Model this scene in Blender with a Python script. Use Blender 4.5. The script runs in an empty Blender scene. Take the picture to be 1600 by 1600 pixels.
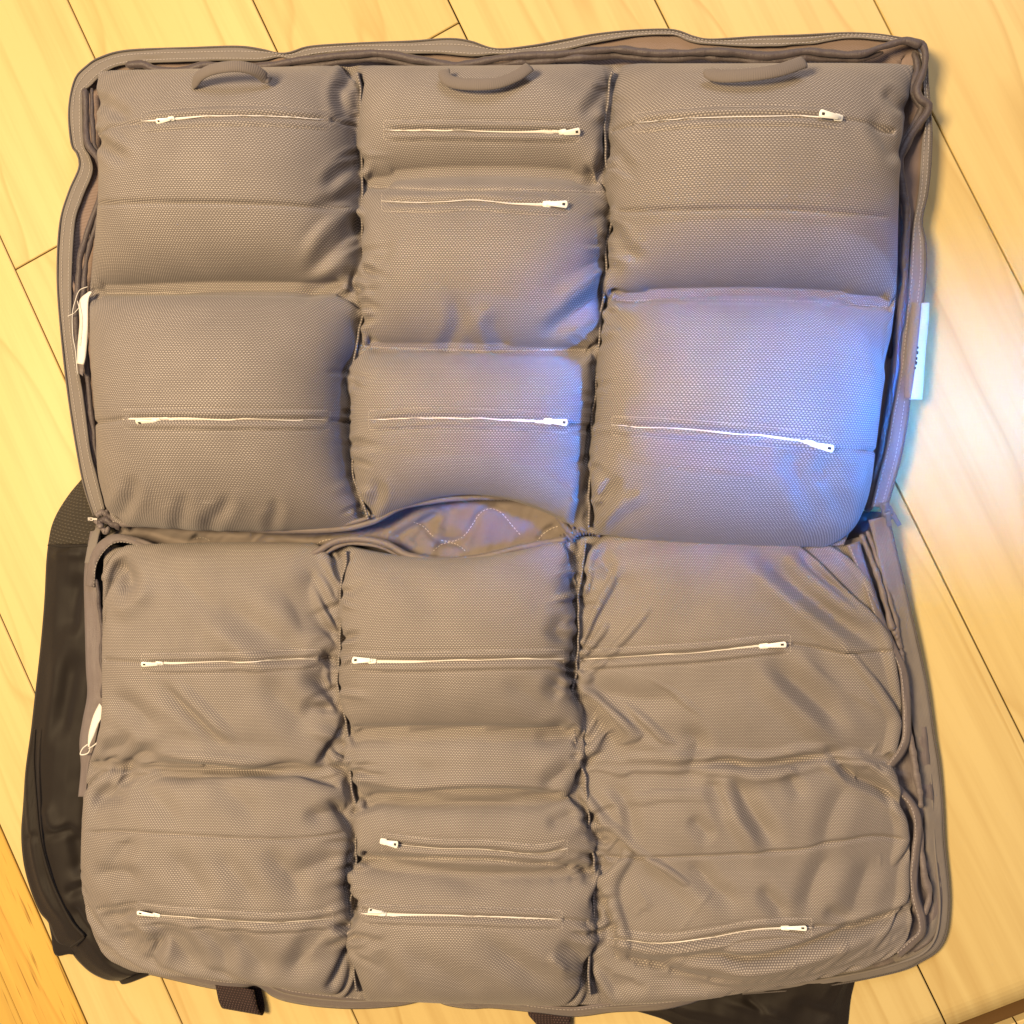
import bpy, math, random
import numpy as np
from mathutils import Vector, Matrix
from mathutils.bvhtree import BVHTree
random.seed(7); RNG = np.random.default_rng(7)
S = bpy.context.scene; COL = S.collection

# ------------------------------------------------------------------ camera
H = 0.851; F = 1604.0
ax, ay = -0.01223, 0.14314
Rx = np.array([[1,0,0],[0,math.cos(ax),-math.sin(ax)],[0,math.sin(ax),math.cos(ax)]])
Ry = np.array([[math.cos(ay),0,math.sin(ay)],[0,1,0],[-math.sin(ay),0,math.cos(ay)]])
R = Rx @ Ry
cam = bpy.data.cameras.new('camera'); cam.sensor_width = 36; cam.lens = 36*F/1600; cam.clip_start = .01; cam.clip_end = 100
co = bpy.data.objects.new('camera', cam); COL.objects.link(co)
co.matrix_world = Matrix.Translation((0,0,H)) @ Matrix(R.tolist()).to_4x4()
S.camera = co
# ------------------------------------------------------------------ light
w = bpy.data.worlds.new('World'); S.world = w; w.use_nodes = True
w.node_tree.nodes['Background'].inputs[0].default_value = (.92, .80, .86, 1)   # light bounced by the room
w.node_tree.nodes['Background'].inputs[1].default_value = .21
def area(name, loc, target, size, size_y, power, col, spread=math.pi):
    l = bpy.data.lights.new(name, 'AREA'); l.shape = 'RECTANGLE'; l.size = size; l.size_y = size_y
    l.energy = power; l.color = col; l.spread = spread
    o = bpy.data.objects.new(name, l); COL.objects.link(o); o.location = loc
    o.rotation_euler = (Vector(target)-Vector(loc)).to_track_quat('-Z', 'Y').to_euler()
    return o
area('ceiling_lamp', (-1.05, .22, 2.20), (0, 0, 0), .60, .60, 106, (1, .73, .41))
area('room_fill', (.5, 1.9, 1.6), (.1, .1, 0), 1.0, 1.0, 22, (.92, .90, 1))
area('window_daylight', (2.2, .06, 1.60), (.15, .066, .03), 0.15, .38, 1.15, (.02, .25, 1), math.radians(5))
S.view_settings.view_transform = 'Standard'; S.view_settings.look = 'None'
S.view_settings.exposure = 0; S.view_settings.gamma = 1

# ------------------------------------------------------------------ helpers
def P(px, py, z):
    """photo pixel(s) -> world point(s) on the level z"""
    px = np.asarray(px, float); py = np.asarray(py, float); z = np.asarray(z, float)
    d = np.stack([(px-800)/F, -(py-800)/F, -np.ones(np.broadcast(px, py).shape)], -1) @ R.T
    t = (H - z)/(-d[..., 2])
    p = d*t[..., None]; p[..., 2] += H
    return p
def proj(W):
    d = (np.asarray(W) - np.array([0,0,H])) @ R
    return np.stack([800 + F*d[...,0]/-d[...,2], 800 - F*d[...,1]/-d[...,2]], -1)
def cr(pts, n):
    """resample a polyline to n points with a Catmull-Rom curve, even in arc length"""
    p = np.asarray(pts, float)
    if len(p) == 2: return p[0] + (p[1]-p[0])*np.linspace(0,1,n)[:,None]
    q = np.vstack([2*p[0]-p[1], p, 2*p[-1]-p[-2]])
    out = []
    for i in range(len(p)-1):
        a,b,c,d = q[i:i+4]; t = np.linspace(0,1,24,endpoint=False)[:,None]
        out.append(.5*((2*b)+(-a+c)*t+(2*a-5*b+4*c-d)*t**2+(-a+3*b-3*c+d)*t**3))
    o = np.vstack(out+[p[-1:]])
    s = np.r_[0, np.cumsum(np.linalg.norm(np.diff(o[:,:2],axis=0),axis=1))]
    u = np.linspace(0, s[-1], n)
    return np.stack([np.interp(u, s, o[:,k]) for k in range(o.shape[1])], 1)
def noise1(n, scale, seed, octv=3):
    """smooth 1-D noise, about -1..1; scale = samples per wave"""
    r = np.random.default_rng(seed); out = np.zeros(n); a = 1
    for o in range(octv):
        m = max(4, int(n/scale)+4); k = r.uniform(-1,1,m)
        x = np.arange(n)/scale; i = np.floor(x).astype(int); f = x-i; f = f*f*(3-2*f)
        i = np.minimum(i, m-2)
        out += a*(k[i]*(1-f)+k[i+1]*f); a *= .5; scale = max(scale/2, 1.5)
    return out
def noise2(X, Y, seed, octv=3):
    r = np.random.default_rng(seed); T = r.uniform(-1,1,(256,256)); out = np.zeros(np.shape(X)); a = 1
    for o in range(octv):
        i = np.floor(X).astype(int); j = np.floor(Y).astype(int); fx = X-i; fy = Y-j
        fx = fx*fx*(3-2*fx); fy = fy*fy*(3-2*fy)
        t = lambda p,q: T[p % 256, q % 256]
        out += a*((t(i,j)*(1-fx)+t(i+1,j)*fx)*(1-fy)+(t(i,j+1)*(1-fx)+t(i+1,j+1)*fx)*fy)
        X = X*2.03+11; Y = Y*2.03+7; a *= .5
    return out
def mesh(name, V, Fc, mat, parent=None, uv=None, smooth=True):
    V = np.asarray(V, float).reshape(-1,3)
    me = bpy.data.meshes.new(name)
    if isinstance(Fc, np.ndarray):
        nf = len(Fc); k = Fc.shape[1]
        me.vertices.add(len(V)); me.vertices.foreach_set('co', V.ravel())
        me.loops.add(nf*k); me.loops.foreach_set('vertex_index', Fc.ravel().astype(np.int32))
        me.polygons.add(nf); me.polygons.foreach_set('loop_start', np.arange(0, nf*k, k, dtype=np.int32))
        me.update(calc_edges=True); me.validate()
    else:
        me.from_pydata(V.tolist(), [], [list(f) for f in Fc]); me.update()
    if uv is not None:
        l = me.uv_layers.new(name='UVMap'); vi = np.zeros(len(me.loops), np.int32); me.loops.foreach_get('vertex_index', vi)
        l.data.foreach_set('uv', np.asarray(uv, float).reshape(-1,2)[vi].ravel())
    if smooth: me.polygons.foreach_set('use_smooth', np.ones(len(me.polygons), bool))
    me.materials.append(mat)
    o = bpy.data.objects.new(name, me); COL.objects.link(o)
    if parent: o.parent = parent
    return o
def gridfaces(ny, nx, close=False, base=0):
    i, j = np.meshgrid(np.arange(ny-1), np.arange(nx if close else nx-1), indexing='ij')
    j2 = (j+1) % nx
    return (np.stack([i*nx+j, i*nx+j2, (i+1)*nx+j2, (i+1)*nx+j], -1).reshape(-1,4) + base).astype(np.int32)
class MB:
    """collects pieces into one mesh"""
    def __init__(s): s.V=[]; s.F=[]; s.U=[]; s.n=0
    def add(s, V, Fc, U=None):
        V = np.asarray(V,float).reshape(-1,3); s.V.append(V); s.F += [tuple(int(a)+s.n for a in f) for f in Fc]
        s.U.append(np.zeros((len(V),2)) if U is None else np.asarray(U,float).reshape(-1,2)); s.n += len(V)
    def build(s, name, mat, parent=None, smooth=True):
        return mesh(name, np.vstack(s.V), s.F, mat, parent, np.vstack(s.U), smooth)
def frames(pts, up=(0,0,1)):
    p = np.asarray(pts,float); t = np.gradient(p, axis=0); t /= np.linalg.norm(t,axis=1)[:,None]+1e-12
    up = np.broadcast_to(np.asarray(up,float), p.shape)
    s = np.cross(t, up); s /= np.linalg.norm(s,axis=1)[:,None]+1e-12
    return t, s, np.cross(s, t)
def tube_vf(pts, r, m=10, flat=1.0, up=(0,0,1)):
    p = np.asarray(pts,float); n = len(p); t, s, b = frames(p, up); r = np.broadcast_to(np.asarray(r,float), (n,))
    a = np.linspace(0, 2*np.pi, m, endpoint=False)
    V = p[:,None]+r[:,None,None]*(np.cos(a)[None,:,None]*s[:,None]+flat*np.sin(a)[None,:,None]*b[:,None])
    L = np.r_[0, np.cumsum(np.linalg.norm(np.diff(p,axis=0),axis=1))]
    U = np.stack([np.repeat(L, m), np.tile(a/(2*np.pi)*.012, n)], 1)
    Fc = [tuple(f) for f in gridfaces(n, m, True)] + [tuple(range(m))[::-1], tuple((n-1)*m+k for k in range(m))]
    return V.reshape(-1,3), Fc, U
def tube(name, pts, r, mat, parent, m=10, flat=1.0, up=(0,0,1)):
    V, Fc, U = tube_vf(pts, r, m, flat, up); return mesh(name, V, Fc, mat, parent, U)
def sheet_vf(A, th):
    """closed thin sheet from a grid of points A (ny,nx,3): top plus underside plus rim"""
    ny, nx = A.shape[:2]
    du = np.gradient(A, axis=1); dv = np.gradient(A, axis=0); nrm = np.cross(du, dv); nrm /= np.linalg.norm(nrm,axis=2)[...,None]+1e-12
    sgn = np.sign(nrm[...,2].mean()) or 1
    B = A - nrm*sgn*th
    V = np.vstack([A.reshape(-1,3), B.reshape(-1,3)]); N = ny*nx
    f1 = gridfaces(ny, nx); f2 = f1[:, ::-1]+N
    rim = [i for i in range(nx)] + [i*nx+nx-1 for i in range(1,ny)] + [(ny-1)*nx+i for i in range(nx-2,-1,-1)] + [i*nx for i in range(ny-2,0,-1)]
    rim = np.array(rim); r2 = np.roll(rim,-1); f3 = np.stack([rim, rim+N, r2+N, r2], 1)
    Fc = np.vstack([f1,f2,f3])
    if sgn < 0: Fc = Fc[:, ::-1]
    U = np.zeros((ny,nx,2))
    U[:,1:,0] = np.cumsum(np.linalg.norm(np.diff(A,axis=1),axis=2),axis=1); U[1:,:,1] = np.cumsum(np.linalg.norm(np.diff(A,axis=0),axis=2),axis=0)
    return V, np.ascontiguousarray(Fc), np.vstack([U.reshape(-1,2)]*2)
def strip(name, outer, inner, zo, zi, mat, parent, n=160, m=6, th=.0012, rough=.0006, seed=1, crown=0.0, fr=14):
    """cloth tape between two photo outlines, heights zo/zi (numbers or lists along it)"""
    o = cr(outer, n); i = cr(inner, n)
    zo = np.interp(np.linspace(0,1,n), np.linspace(0,1,len(np.atleast_1d(zo))), np.atleast_1d(zo))
    zi = np.interp(np.linspace(0,1,n), np.linspace(0,1,len(np.atleast_1d(zi))), np.atleast_1d(zi))
    A = np.zeros((n,m,3))
    for k in range(m):
        t = k/(m-1)
        z = zo*(1-t)+zi*t + crown*4*t*(1-t) + rough*noise1(n, fr, seed*31+k//2)*(.4+.6*t)
        q = o*(1-t)+i*t
        A[:,k] = P(q[:,0], q[:,1], z)
    V, Fc, U = sheet_vf(A, th)
    ob = mesh(name, V, Fc, mat, parent, U); ob['_'] = 0; del ob['_']
    return ob, A
def empty(name, loc=(0,0,0)):
    o = bpy.data.objects.new(name, None); o.empty_display_size = .05; COL.objects.link(o); o.location = loc; return o

# ------------------------------------------------------------------ materials
class NT:
    def __init__(s, name, rough=.8, spec=.3):
        s.m = bpy.data.materials.new(name); s.m.use_nodes = True; s.t = s.m.node_tree; s.b = s.t.nodes['Principled BSDF']
        s.b.inputs['Roughness'].default_value = rough; s.b.inputs['Specular IOR Level'].default_value = spec
    def n(s, ty, **kw):
        o = s.t.nodes.new(ty)
        for k,v in kw.items(): setattr(o,k,v)
        return o
    def l(s, a, b): s.t.links.new(a,b)
    def math(s, op, a, b=None, c=None, clamp=False):
        o = s.n('ShaderNodeMath', operation=op); o.use_clamp = clamp
        for i,x in enumerate((a,b,c)):
            if x is None: continue
            if isinstance(x,(int,float)): o.inputs[i].default_value = x
            else: s.l(x, o.inputs[i])
        return o.outputs[0]
    def uv(s):
        t = s.n('ShaderNodeTexCoord'); return t.outputs['UV']
    def obj(s):
        t = s.n('ShaderNodeTexCoord'); return t.outputs['Object']
    def mapping(s, v, sc=(1,1,1), loc=(0,0,0)):
        m = s.n('ShaderNodeMapping'); m.inputs['Scale'].default_value = sc; m.inputs['Location'].default_value = loc; s.l(v, m.inputs['Vector']); return m.outputs[0]
    def noise(s, v, scale, det=3, rough=.55, dist=0):
        o = s.n('ShaderNodeTexNoise'); o.inputs['Scale'].default_value = scale; o.inputs['Detail'].default_value = det
        o.inputs['Roughness'].default_value = rough; o.inputs['Distortion'].default_value = dist; s.l(v, o.inputs['Vector']); return o.outputs['Fac']
    def ramp(s, f, stops):
        o = s.n('ShaderNodeValToRGB'); e = o.color_ramp.elements
        while len(e) < len(stops): e.new(.5)
        for k,(p,c) in enumerate(stops):
            e[k].position = p; e[k].color = (*c,1) if len(c)==3 else c
        s.l(f, o.inputs[0]); return o.outputs[0]
    def mix(s, f, a, b, mode='MIX'):
        o = s.n('ShaderNodeMix', data_type='RGBA', blend_type=mode)
        for i,x in ((0,f),(6,a),(7,b)):
            if isinstance(x,(int,float)): o.inputs[i].default_value = x
            elif isinstance(x,tuple): o.inputs[i].default_value = (*x,1)
            else: s.l(x, o.inputs[i])
        return o.outputs[2]
    def bump(s, h, dist, strength=1.0):
        o = s.n('ShaderNodeBump'); o.inputs['Distance'].default_value = dist; o.inputs['Strength'].default_value = strength
        s.l(h, o.inputs['Height']); s.l(o.outputs[0], s.b.inputs['Normal'])
    def col(s, c):
        if isinstance(c,tuple): s.b.inputs['Base Color'].default_value = (*c,1)
        else: s.l(c, s.b.inputs['Base Color'])
def sep(t, v):
    o = t.n('ShaderNodeSeparateXYZ'); t.l(v, o.inputs[0]); return o.outputs

def mat_knit(name, base, dot, pu=.00205, pv=.00112, sheen=.15, bump=.00022):
    """knitted spacer fabric: rows of small raised shiny loops, each row shifted by half"""
    t = NT(name, .72, .35); u = t.uv(); x, y, _ = sep(t, u)
    wob = t.noise(u, 55, 2)
    y2 = t.math('ADD', t.math('DIVIDE', y, pv), t.math('MULTIPLY', wob, .5))
    row = t.math('FLOOR', y2); par = t.math('MODULO', row, 2)
    x2 = t.math('ADD', t.math('DIVIDE', x, pu), t.math('MULTIPLY', par, .5))
    fx = t.math('SUBTRACT', t.math('FRACT', x2), .5); fy = t.math('SUBTRACT', t.math('FRACT', y2), .5)
    r2 = t.math('ADD', t.math('MULTIPLY', t.math('POWER', t.math('MULTIPLY', fx, 2.5), 2), 1), t.math('POWER', t.math('MULTIPLY', fy, 2.5), 2))
    d = t.math('SUBTRACT', 1, t.math('POWER', r2, .8), clamp=True)
    amp = t.math('ADD', .45, t.math('MULTIPLY', t.noise(t.mapping(u,(1,1,1),(3,5,0)), 32, 3), .9))
    fine = t.noise(u, 900, 2)
    dd = t.math('MULTIPLY', t.math('MULTIPLY', d, amp), t.math('ADD', .5, fine), clamp=True)
    big = t.noise(u, 14, 3)
    b1 = t.mix(t.math('MULTIPLY', t.math('ADD', big, t.math('MULTIPLY', fine, .3)), .8), tuple(c*.86 for c in base), tuple(c*1.12 for c in base))
    t.col(t.mix(dd, b1, dot))
    t.b.inputs['Sheen Weight'].default_value = sheen; t.b.inputs['Sheen Roughness'].default_value = .4
    t.l(t.math('SUBTRACT', .78, t.math('MULTIPLY', dd, .35)), t.b.inputs['Roughness'])
    t.bump(t.math('ADD', d, t.math('MULTIPLY', fine, .5)), bump, .8)
    return t.m
def mat_cloth(name, base, fine=1400, rib=None, ribdir=0, rough=.8, sheen=.15, bump=.00025, var=.18, spec=.25, wr=None):
    """plain woven tape or cloth; rib = spacing of ridges in metres"""
    t = NT(name, rough, spec); u = t.uv(); f = t.noise(u, fine, 2); big = t.noise(u, 40, 3)
    h = f
    if rib:
        x = sep(t,u)[ribdir]; wv = t.math('SINE', t.math('MULTIPLY', x, 2*math.pi/rib)); h = t.math('ADD', t.math('MULTIPLY', f, .6), t.math('MULTIPLY', wv, .5))
    if wr: h = t.math('ADD', t.math('MULTIPLY', t.noise(t.mapping(u, wr), 1, 3), 2.5), h)
    v = t.math('ADD', t.math('MULTIPLY', big, .6), t.math('MULTIPLY', f, .4))
    t.col(t.mix(v, tuple(c*(1-var) for c in base), tuple(c*(1+var) for c in base)))
    t.b.inputs['Sheen Weight'].default_value = sheen
    t.bump(h, bump, .8); return t.m
FAB = (.155,.138,.136)
M_knit = mat_knit('taupe_knit', (.138,.122,.117), (.47,.42,.385))
M_knit2 = mat_knit('taupe_knit_warm_lit', (.144,.126,.117), (.47,.415,.37))  # same knit, warmer light on the lower panel tinted into the colour
M_tape = mat_cloth('flange_twill', (.185,.163,.146), rib=.0012, ribdir=0, bump=.00012)
M_bind = mat_cloth('satin_binding', (.155,.128,.124), rough=.5, spec=.45, wr=(220,30,1), bump=.0005)
M_pipe = mat_cloth('dark_piping', (.072,.056,.058), rough=.48, spec=.45, wr=(160,40,1), bump=.0005)
M_line = mat_cloth('pink_beige_lining', (.235,.175,.15), rib=.003, ribdir=1)
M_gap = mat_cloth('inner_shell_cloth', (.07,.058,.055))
M_quilt = mat_cloth('quilted_lining_cloth', (.185,.155,.137), bump=.0003)
M_thread = mat_cloth('pale_thread', (.52,.46,.40), rough=.6)
M_dthread = mat_cloth('taupe_thread', (.40,.36,.33), rough=.7)
M_ztape = mat_cloth('white_zip_tape', (.78,.74,.70), rib=.0014, ribdir=0, var=.06)
M_plastic = NT('white_plastic', .35, .5); M_plastic.col((.86,.86,.80)); M_plastic = M_plastic.m
M_hole_print = NT('hole_shade_and_print', .9, .1); M_hole_print.col((.05,.045,.04)); M_hole_print = M_hole_print.m  # dark colour for the painted shade of pull holes and for tag print
M_metal = NT('grey_slider_metal', .35, .5); M_metal.col((.20,.19,.19)); M_metal.b.inputs['Metallic'].default_value = .7; M_metal = M_metal.m
M_teeth = mat_cloth('zip_coil', (.115,.10,.095), rib=.0013, ribdir=0, rough=.5, bump=.0007)
M_white = mat_cloth('white_satin_tag', (.74,.71,.66), rough=.5, var=.05)
M_cream = mat_cloth('cream_woven_tag', (.72,.66,.48), rib=.0012, ribdir=1, var=.05)
M_loop = mat_cloth('corded_loop', (.16,.138,.128), rib=.0016, ribdir=0, bump=.0002)
M_nylon = mat_cloth('dark_brown_nylon', (.010,.0065,.0038), rough=.62, spec=.25, fine=1800, bump=.00018, sheen=.1)  # shadow beside the case is worked into this near-black base colour
M_web = mat_knit('maroon_webbing', (.022,.012,.012), (.09,.05,.045), .0026, .0021, .05, .0006)
M_pad = mat_knit('dark_mesh_pad', (.030,.024,.016), (.065,.054,.038), .0044, .0030, .1, .0009)

def mat_wood(name, c0, c1, c2, pores=0., gloss=.34):
    t = NT(name, gloss, .4); o = t.obj(); inf = t.n('ShaderNodeObjectInfo'); rnd = inf.outputs['Random']
    cb = t.n('ShaderNodeCombineXYZ'); t.l(t.math('MULTIPLY', rnd, 37), cb.inputs[0]); t.l(t.math('MULTIPLY', rnd, 91), cb.inputs[1])
    ad = t.n('ShaderNodeVectorMath', operation='ADD'); t.l(o, ad.inputs[0]); t.l(cb.outputs[0], ad.inputs[1]); v = ad.outputs[0]
    # x across, y along the board
    warp = t.noise(t.mapping(v,(5,1.1,1)), 1, 3)
    x = sep(t, v)[0]
    ring = t.math('FRACT', t.math('ADD', t.math('MULTIPLY', x, 10), t.math('MULTIPLY', warp, 5.5)))
    line = t.ramp(ring, [(0,(0,0,0)),(.86,(.12,.12,.12)),(.955,(1,1,1)),(1,(0,0,0))])
    ls = t.math('MULTIPLY', line, t.noise(t.mapping(v,(30,3,1)), 1, 3))
    st = t.noise(t.mapping(v,(70,2.6,1)), 1, 4, .6)
    big = t.noise(t.mapping(v,(4,1.2,1)), 1, 2)
    c = t.mix(t.ramp(big,[(.3,(0,0,0)),(.72,(1,1,1))]), c0, c1)
    c = t.mix(t.math('MULTIPLY', t.ramp(st,[(.45,(0,0,0)),(.8,(1,1,1))]), .5), c, c2)
    c = t.mix(t.math('MULTIPLY', ls, .8), c, c2)
    if pores:
        pr = t.noise(t.mapping(v,(420,16,1)), 1, 2)
        c = t.mix(t.math('MULTIPLY', t.ramp(pr,[(.60,(0,0,0)),(.70,(1,1,1))]), pores), c, tuple(a*.45 for a in c2))
    tint = t.math('ADD', .93, t.math('MULTIPLY', rnd, .13))
    cc = t.n('ShaderNodeVectorMath', operation='SCALE'); t.l(c, cc.inputs[0]); t.l(tint, cc.inputs['Scale']); t.col(cc.outputs[0])
    t.l(t.math('ADD', gloss-.06, t.math('MULTIPLY', st, .14)), t.b.inputs['Roughness'])
    t.bump(t.math('ADD', st, t.math('MULTIPLY', ls, -.6)), .00012, .6)
    return t.m
M_maple = mat_wood('maple_flooring', (.615,.485,.215), (.575,.435,.175), (.40,.255,.08))
M_oak = mat_wood('finger_jointed_strip', (.58,.38,.085), (.52,.31,.06), (.34,.16,.03), .75)
M_sub = NT('dark_joint', .9, .1); M_sub.col((.10,.055,.02)); M_sub = M_sub.m

# ------------------------------------------------------------------ floor
TH, PITCH, OFF = .44693, .17625*H, -.32594*H
NV = np.array([math.cos(TH), math.sin(TH), 0]); AV = np.array([-math.sin(TH), math.cos(TH), 0])
def along(px, py): return float(P(px,py,0) @ AV)
floor = mesh('floor', [(-3,-3,-.016),(3,-3,-.016),(3,3,-.016),(-3,3,-.016)], [(0,1,2,3)], M_sub, None, None, False); floor['kind'] = 'structure'
A_END = along(1600, 1572)          # the boards end in a rounded edge here
ROT = Matrix(((NV[0],AV[0],0,0),(NV[1],AV[1],0,0),(0,0,1,0),(0,0,0,1)))
def plank(name, s0, s1, a0, a1, mat, z=0., gap=.0011, nose=0., th=.012, par=None):
    w_, l_ = (s1-s0)-gap, (a1-a0)-gap; e = .0007
    ys = [-l_/2, -l_/2+e, l_/2-e, l_/2]; zs = [-e, 0, 0, -e]
    if nose:
        ys = [-l_/2]+[-l_/2+.022*k/6 for k in range(1,7)]+[l_/2-e, l_/2]
        zs = [-nose*(1-(k/6))**2.2 for k in range(0,7)]+[0,-e]
    V=[]; Fc=[]
    for y_,z_ in zip(ys,zs):
        V += [(-w_/2,y_,-th),(-w_/2,y_,z_-e),(-w_/2+e,y_,z_),(w_/2-e,y_,z_),(w_/2,y_,z_-e),(w_/2,y_,-th)]
    for i in range(len(ys)-1):
        for k in range(5): a=i*6+k; Fc.append((a,a+1,a+7,a+6))
    n_=len(ys)-1; Fc += [(5,4,3,2,1,0),tuple(n_*6+k for k in range(6))]
    pass
    o = mesh(name, V, Fc, mat, par or floor, None, False)
    c = NV*(s0+s1)/2 + AV*(a0+a1)/2
    o.matrix_local = Matrix.Translation((c[0],c[1],z)) @ ROT
    return o
LEN = 1.52
for k in range(-3, 9):
    s0, s1 = OFF+k*PITCH, OFF+(k+1)*PITCH
    if k == -3: s0 = OFF-2.56*PITCH
    j0 = {-1: along(58,402), 1: along(687,52), -3:.35, -2:1.0, 0:.95, 2:.9, 3:1.1}.get(k, random.uniform(.9,1.4))
    js = [A_END]
    a = j0
    while a-LEN > A_END+.1: a -= LEN
    while a < 2.2:
        if a > A_END+.05: js.append(a)
        a += LEN
    js.append(2.2)
    for a0,a1 in zip(js[:-1], js[1:]):
        plank('plank', s0, s1, a0, a1, M_maple, nose=.009 if a0==A_END else 0)
# darker finger jointed threshold at the lower left
for r in range(14):
    s1 = OFF-2.56*PITCH - r*.058 - .0004; s0 = s1-.058
    a = -1.6 + random.uniform(0,.2)
    while a < 1.7:
        l_ = random.uniform(.16,.34); plank('wood_block', s0, s1, a, a+l_, M_oak, gap=.0003, z=.0006); a += l_
# lower floor beyond the rounded edge
lf = empty('lower_floor'); lf['kind'] = 'structure'
for k in range(-3, 9):
    plank('plank', OFF+k*PITCH+.05, OFF+(k+1)*PITCH+.05, A_END-2.2, A_END-.0125, M_maple, z=-.006, th=.009, par=lf)

# ------------------------------------------------------------------ cloth simulation
def levels(rows, n):
    rows = np.array(rows, float)             # (k,4,2): left edge, seam, seam, right edge at each level
    t = np.r_[0, np.cumsum(np.diff(rows[:,:,1].mean(1)))]; t /= t[-1]
    T = np.linspace(0,1,n); out = np.zeros((n,4,2))
    m = np.gradient(rows, t, axis=0)
    for k in range(len(t)-1):
        s = (T >= t[k]-1e-9)&(T <= t[k+1]+1e-9); h = t[k+1]-t[k]; u = ((T[s]-t[k])/h)[:,None,None]
        out[s] = (2*u**3-3*u**2+1)*rows[k]+(u**3-2*u**2+u)*h*m[k]+(-2*u**3+3*u**2)*rows[k+1]+(u**3-u**2)*h*m[k+1]
    return out
def layout(rows, nx, ny, top_mid, bot_mid, wig, seed):
    C = levels(rows, ny); widths = np.diff(C[:,:,0].mean(0)); cum = np.r_[0,np.cumsum(widths)]/widths.sum()
    cj = np.round(cum*(nx-1)).astype(int); L = np.zeros((ny,nx,2)); cu = np.zeros(nx); cc = np.zeros(nx,int)
    T = np.linspace(0,1,ny)
    for c in (1,2): C[:,c,0] += wig*noise1(ny, ny/15, seed+c)
    for c in range(3):
        for j in range(cj[c], cj[c+1]+1):
            u = (j-cj[c])/(cj[c+1]-cj[c]); cu[j] = u; cc[j] = c
            L[:,j] = C[:,c]*(1-u)+C[:,c+1]*u; b = np.sin(np.pi*u)
            L[:,j,1] += bot_mid[c]*b*np.clip((T-.72)/.28,0,1)**2 + top_mid[c]*b*np.clip((.28-T)/.28,0,1)**2
    return L, cj, cu, cc
def pbd(X, LH, LV, pin, tgt, base, p, g, iters, zpin, ztgt, kb=.25, kb2=.08, damp=.90, ks=.35, comp=.7, lim=None):
    Vv = np.zeros_like(X)
    LD = np.sqrt(LH[:-1]**2+LV[:,:-1]**2)
    LH2 = LH[:,:-1]+LH[:,1:]; LV2 = LV[:-1]+LV[1:]
    LH4 = LH2[:,:-2]+LH2[:,2:]; LV4 = LV2[:-2]+LV2[2:]
    def pr(A,B,L,k,kc):
        d = B-A; l = np.sqrt((d*d).sum(-1))+1e-9; e = 1-L/l
        c = (.5*np.where(e>0,k,kc)*e)[...,None]*d; A += c; B -= c
    def skip(ax, s, L, k):
        n = X.shape[ax]
        for ph in range(2):
            st = ph*s
            idx = np.concatenate([np.arange(b, min(b+s, n-s)) for b in range(st, n-s, 2*s)]) if st < n-s else np.array([],int)
            if len(idx)==0: continue
            if ax==1:
                A = X[:,idx].copy(); B = X[:,idx+s].copy(); pr(A,B,L[:,idx],0,k); X[:,idx]=A; X[:,idx+s]=B
            else:
                A = X[idx].copy(); B = X[idx+s].copy(); pr(A,B,L[idx],0,k); X[idx]=A; X[idx+s]=B
    for it in range(iters):
        X0 = X.copy()
        du = np.zeros_like(X); dv = np.zeros_like(X)
        du[:,1:-1] = X[:,2:]-X[:,:-2]; dv[1:-1] = X[2:]-X[:-2]
        n = np.cross(du, dv); n /= np.linalg.norm(n,axis=-1)[...,None]+1e-9
        n *= np.sign(n[...,2].mean())
        Vv = Vv*damp + n*p[...,None]; Vv[...,2] -= g
        X += Vv
        for s in (0,1):
            pr(X[:,s:-1:2], X[:,s+1::2], LH[:,s::2], 1, comp)
            pr(X[s:-1:2], X[s+1::2], LV[s::2], 1, comp)
        for s in (0,1):
            pr(X[s:-1:2,:-1], X[s+1::2,1:], LD[s::2], ks, ks*.6)
            pr(X[s:-1:2,1:], X[s+1::2,:-1], LD[s::2], ks, ks*.6)
        if kb: skip(1,2,LH2,kb); skip(0,2,LV2,kb)
        if kb2: skip(1,4,LH4,kb2); skip(0,4,LV4,kb2)
        X[...,2] = np.maximum(X[...,2], base)
        if lim is not None:      # the case's rim keeps the cushion from bulging past it
            sc = H/(H-X[...,2]); f = lambda a,b: a+(b-a)*.6
            gx = X[...,0]*sc; gy = X[...,1]*sc
            gx2 = np.clip(gx, lim[0], lim[1]); gy2 = np.clip(gy, lim[2][None], lim[3][None])
            X[...,0] = f(X[...,0], gx2/sc); X[...,1] = f(X[...,1], gy2/sc)
        X[zpin,2] += .5*(ztgt[zpin]-X[zpin,2])
        X[pin] = tgt[pin]
        Vv = X-X0
        sp = np.linalg.norm(Vv,axis=-1); Vv *= (np.minimum(1, .0025/(sp+1e-12)))[...,None]
    return X
def up2(A):
    """double the grid with cubic interpolation"""
    def ax0(B):
        n = B.shape[0]; E = np.concatenate([2*B[:1]-B[1:2], B, 2*B[-1:]-B[-2:-1]])
        mid = (-E[:-3]+9*E[1:-2]+9*E[2:-1]-E[3:])/16
        o = np.zeros((2*n-1,)+B.shape[1:]); o[::2]=B; o[1::2]=mid; return o
    return ax0(ax0(A).swapaxes(0,1)).swapaxes(0,1)
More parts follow.
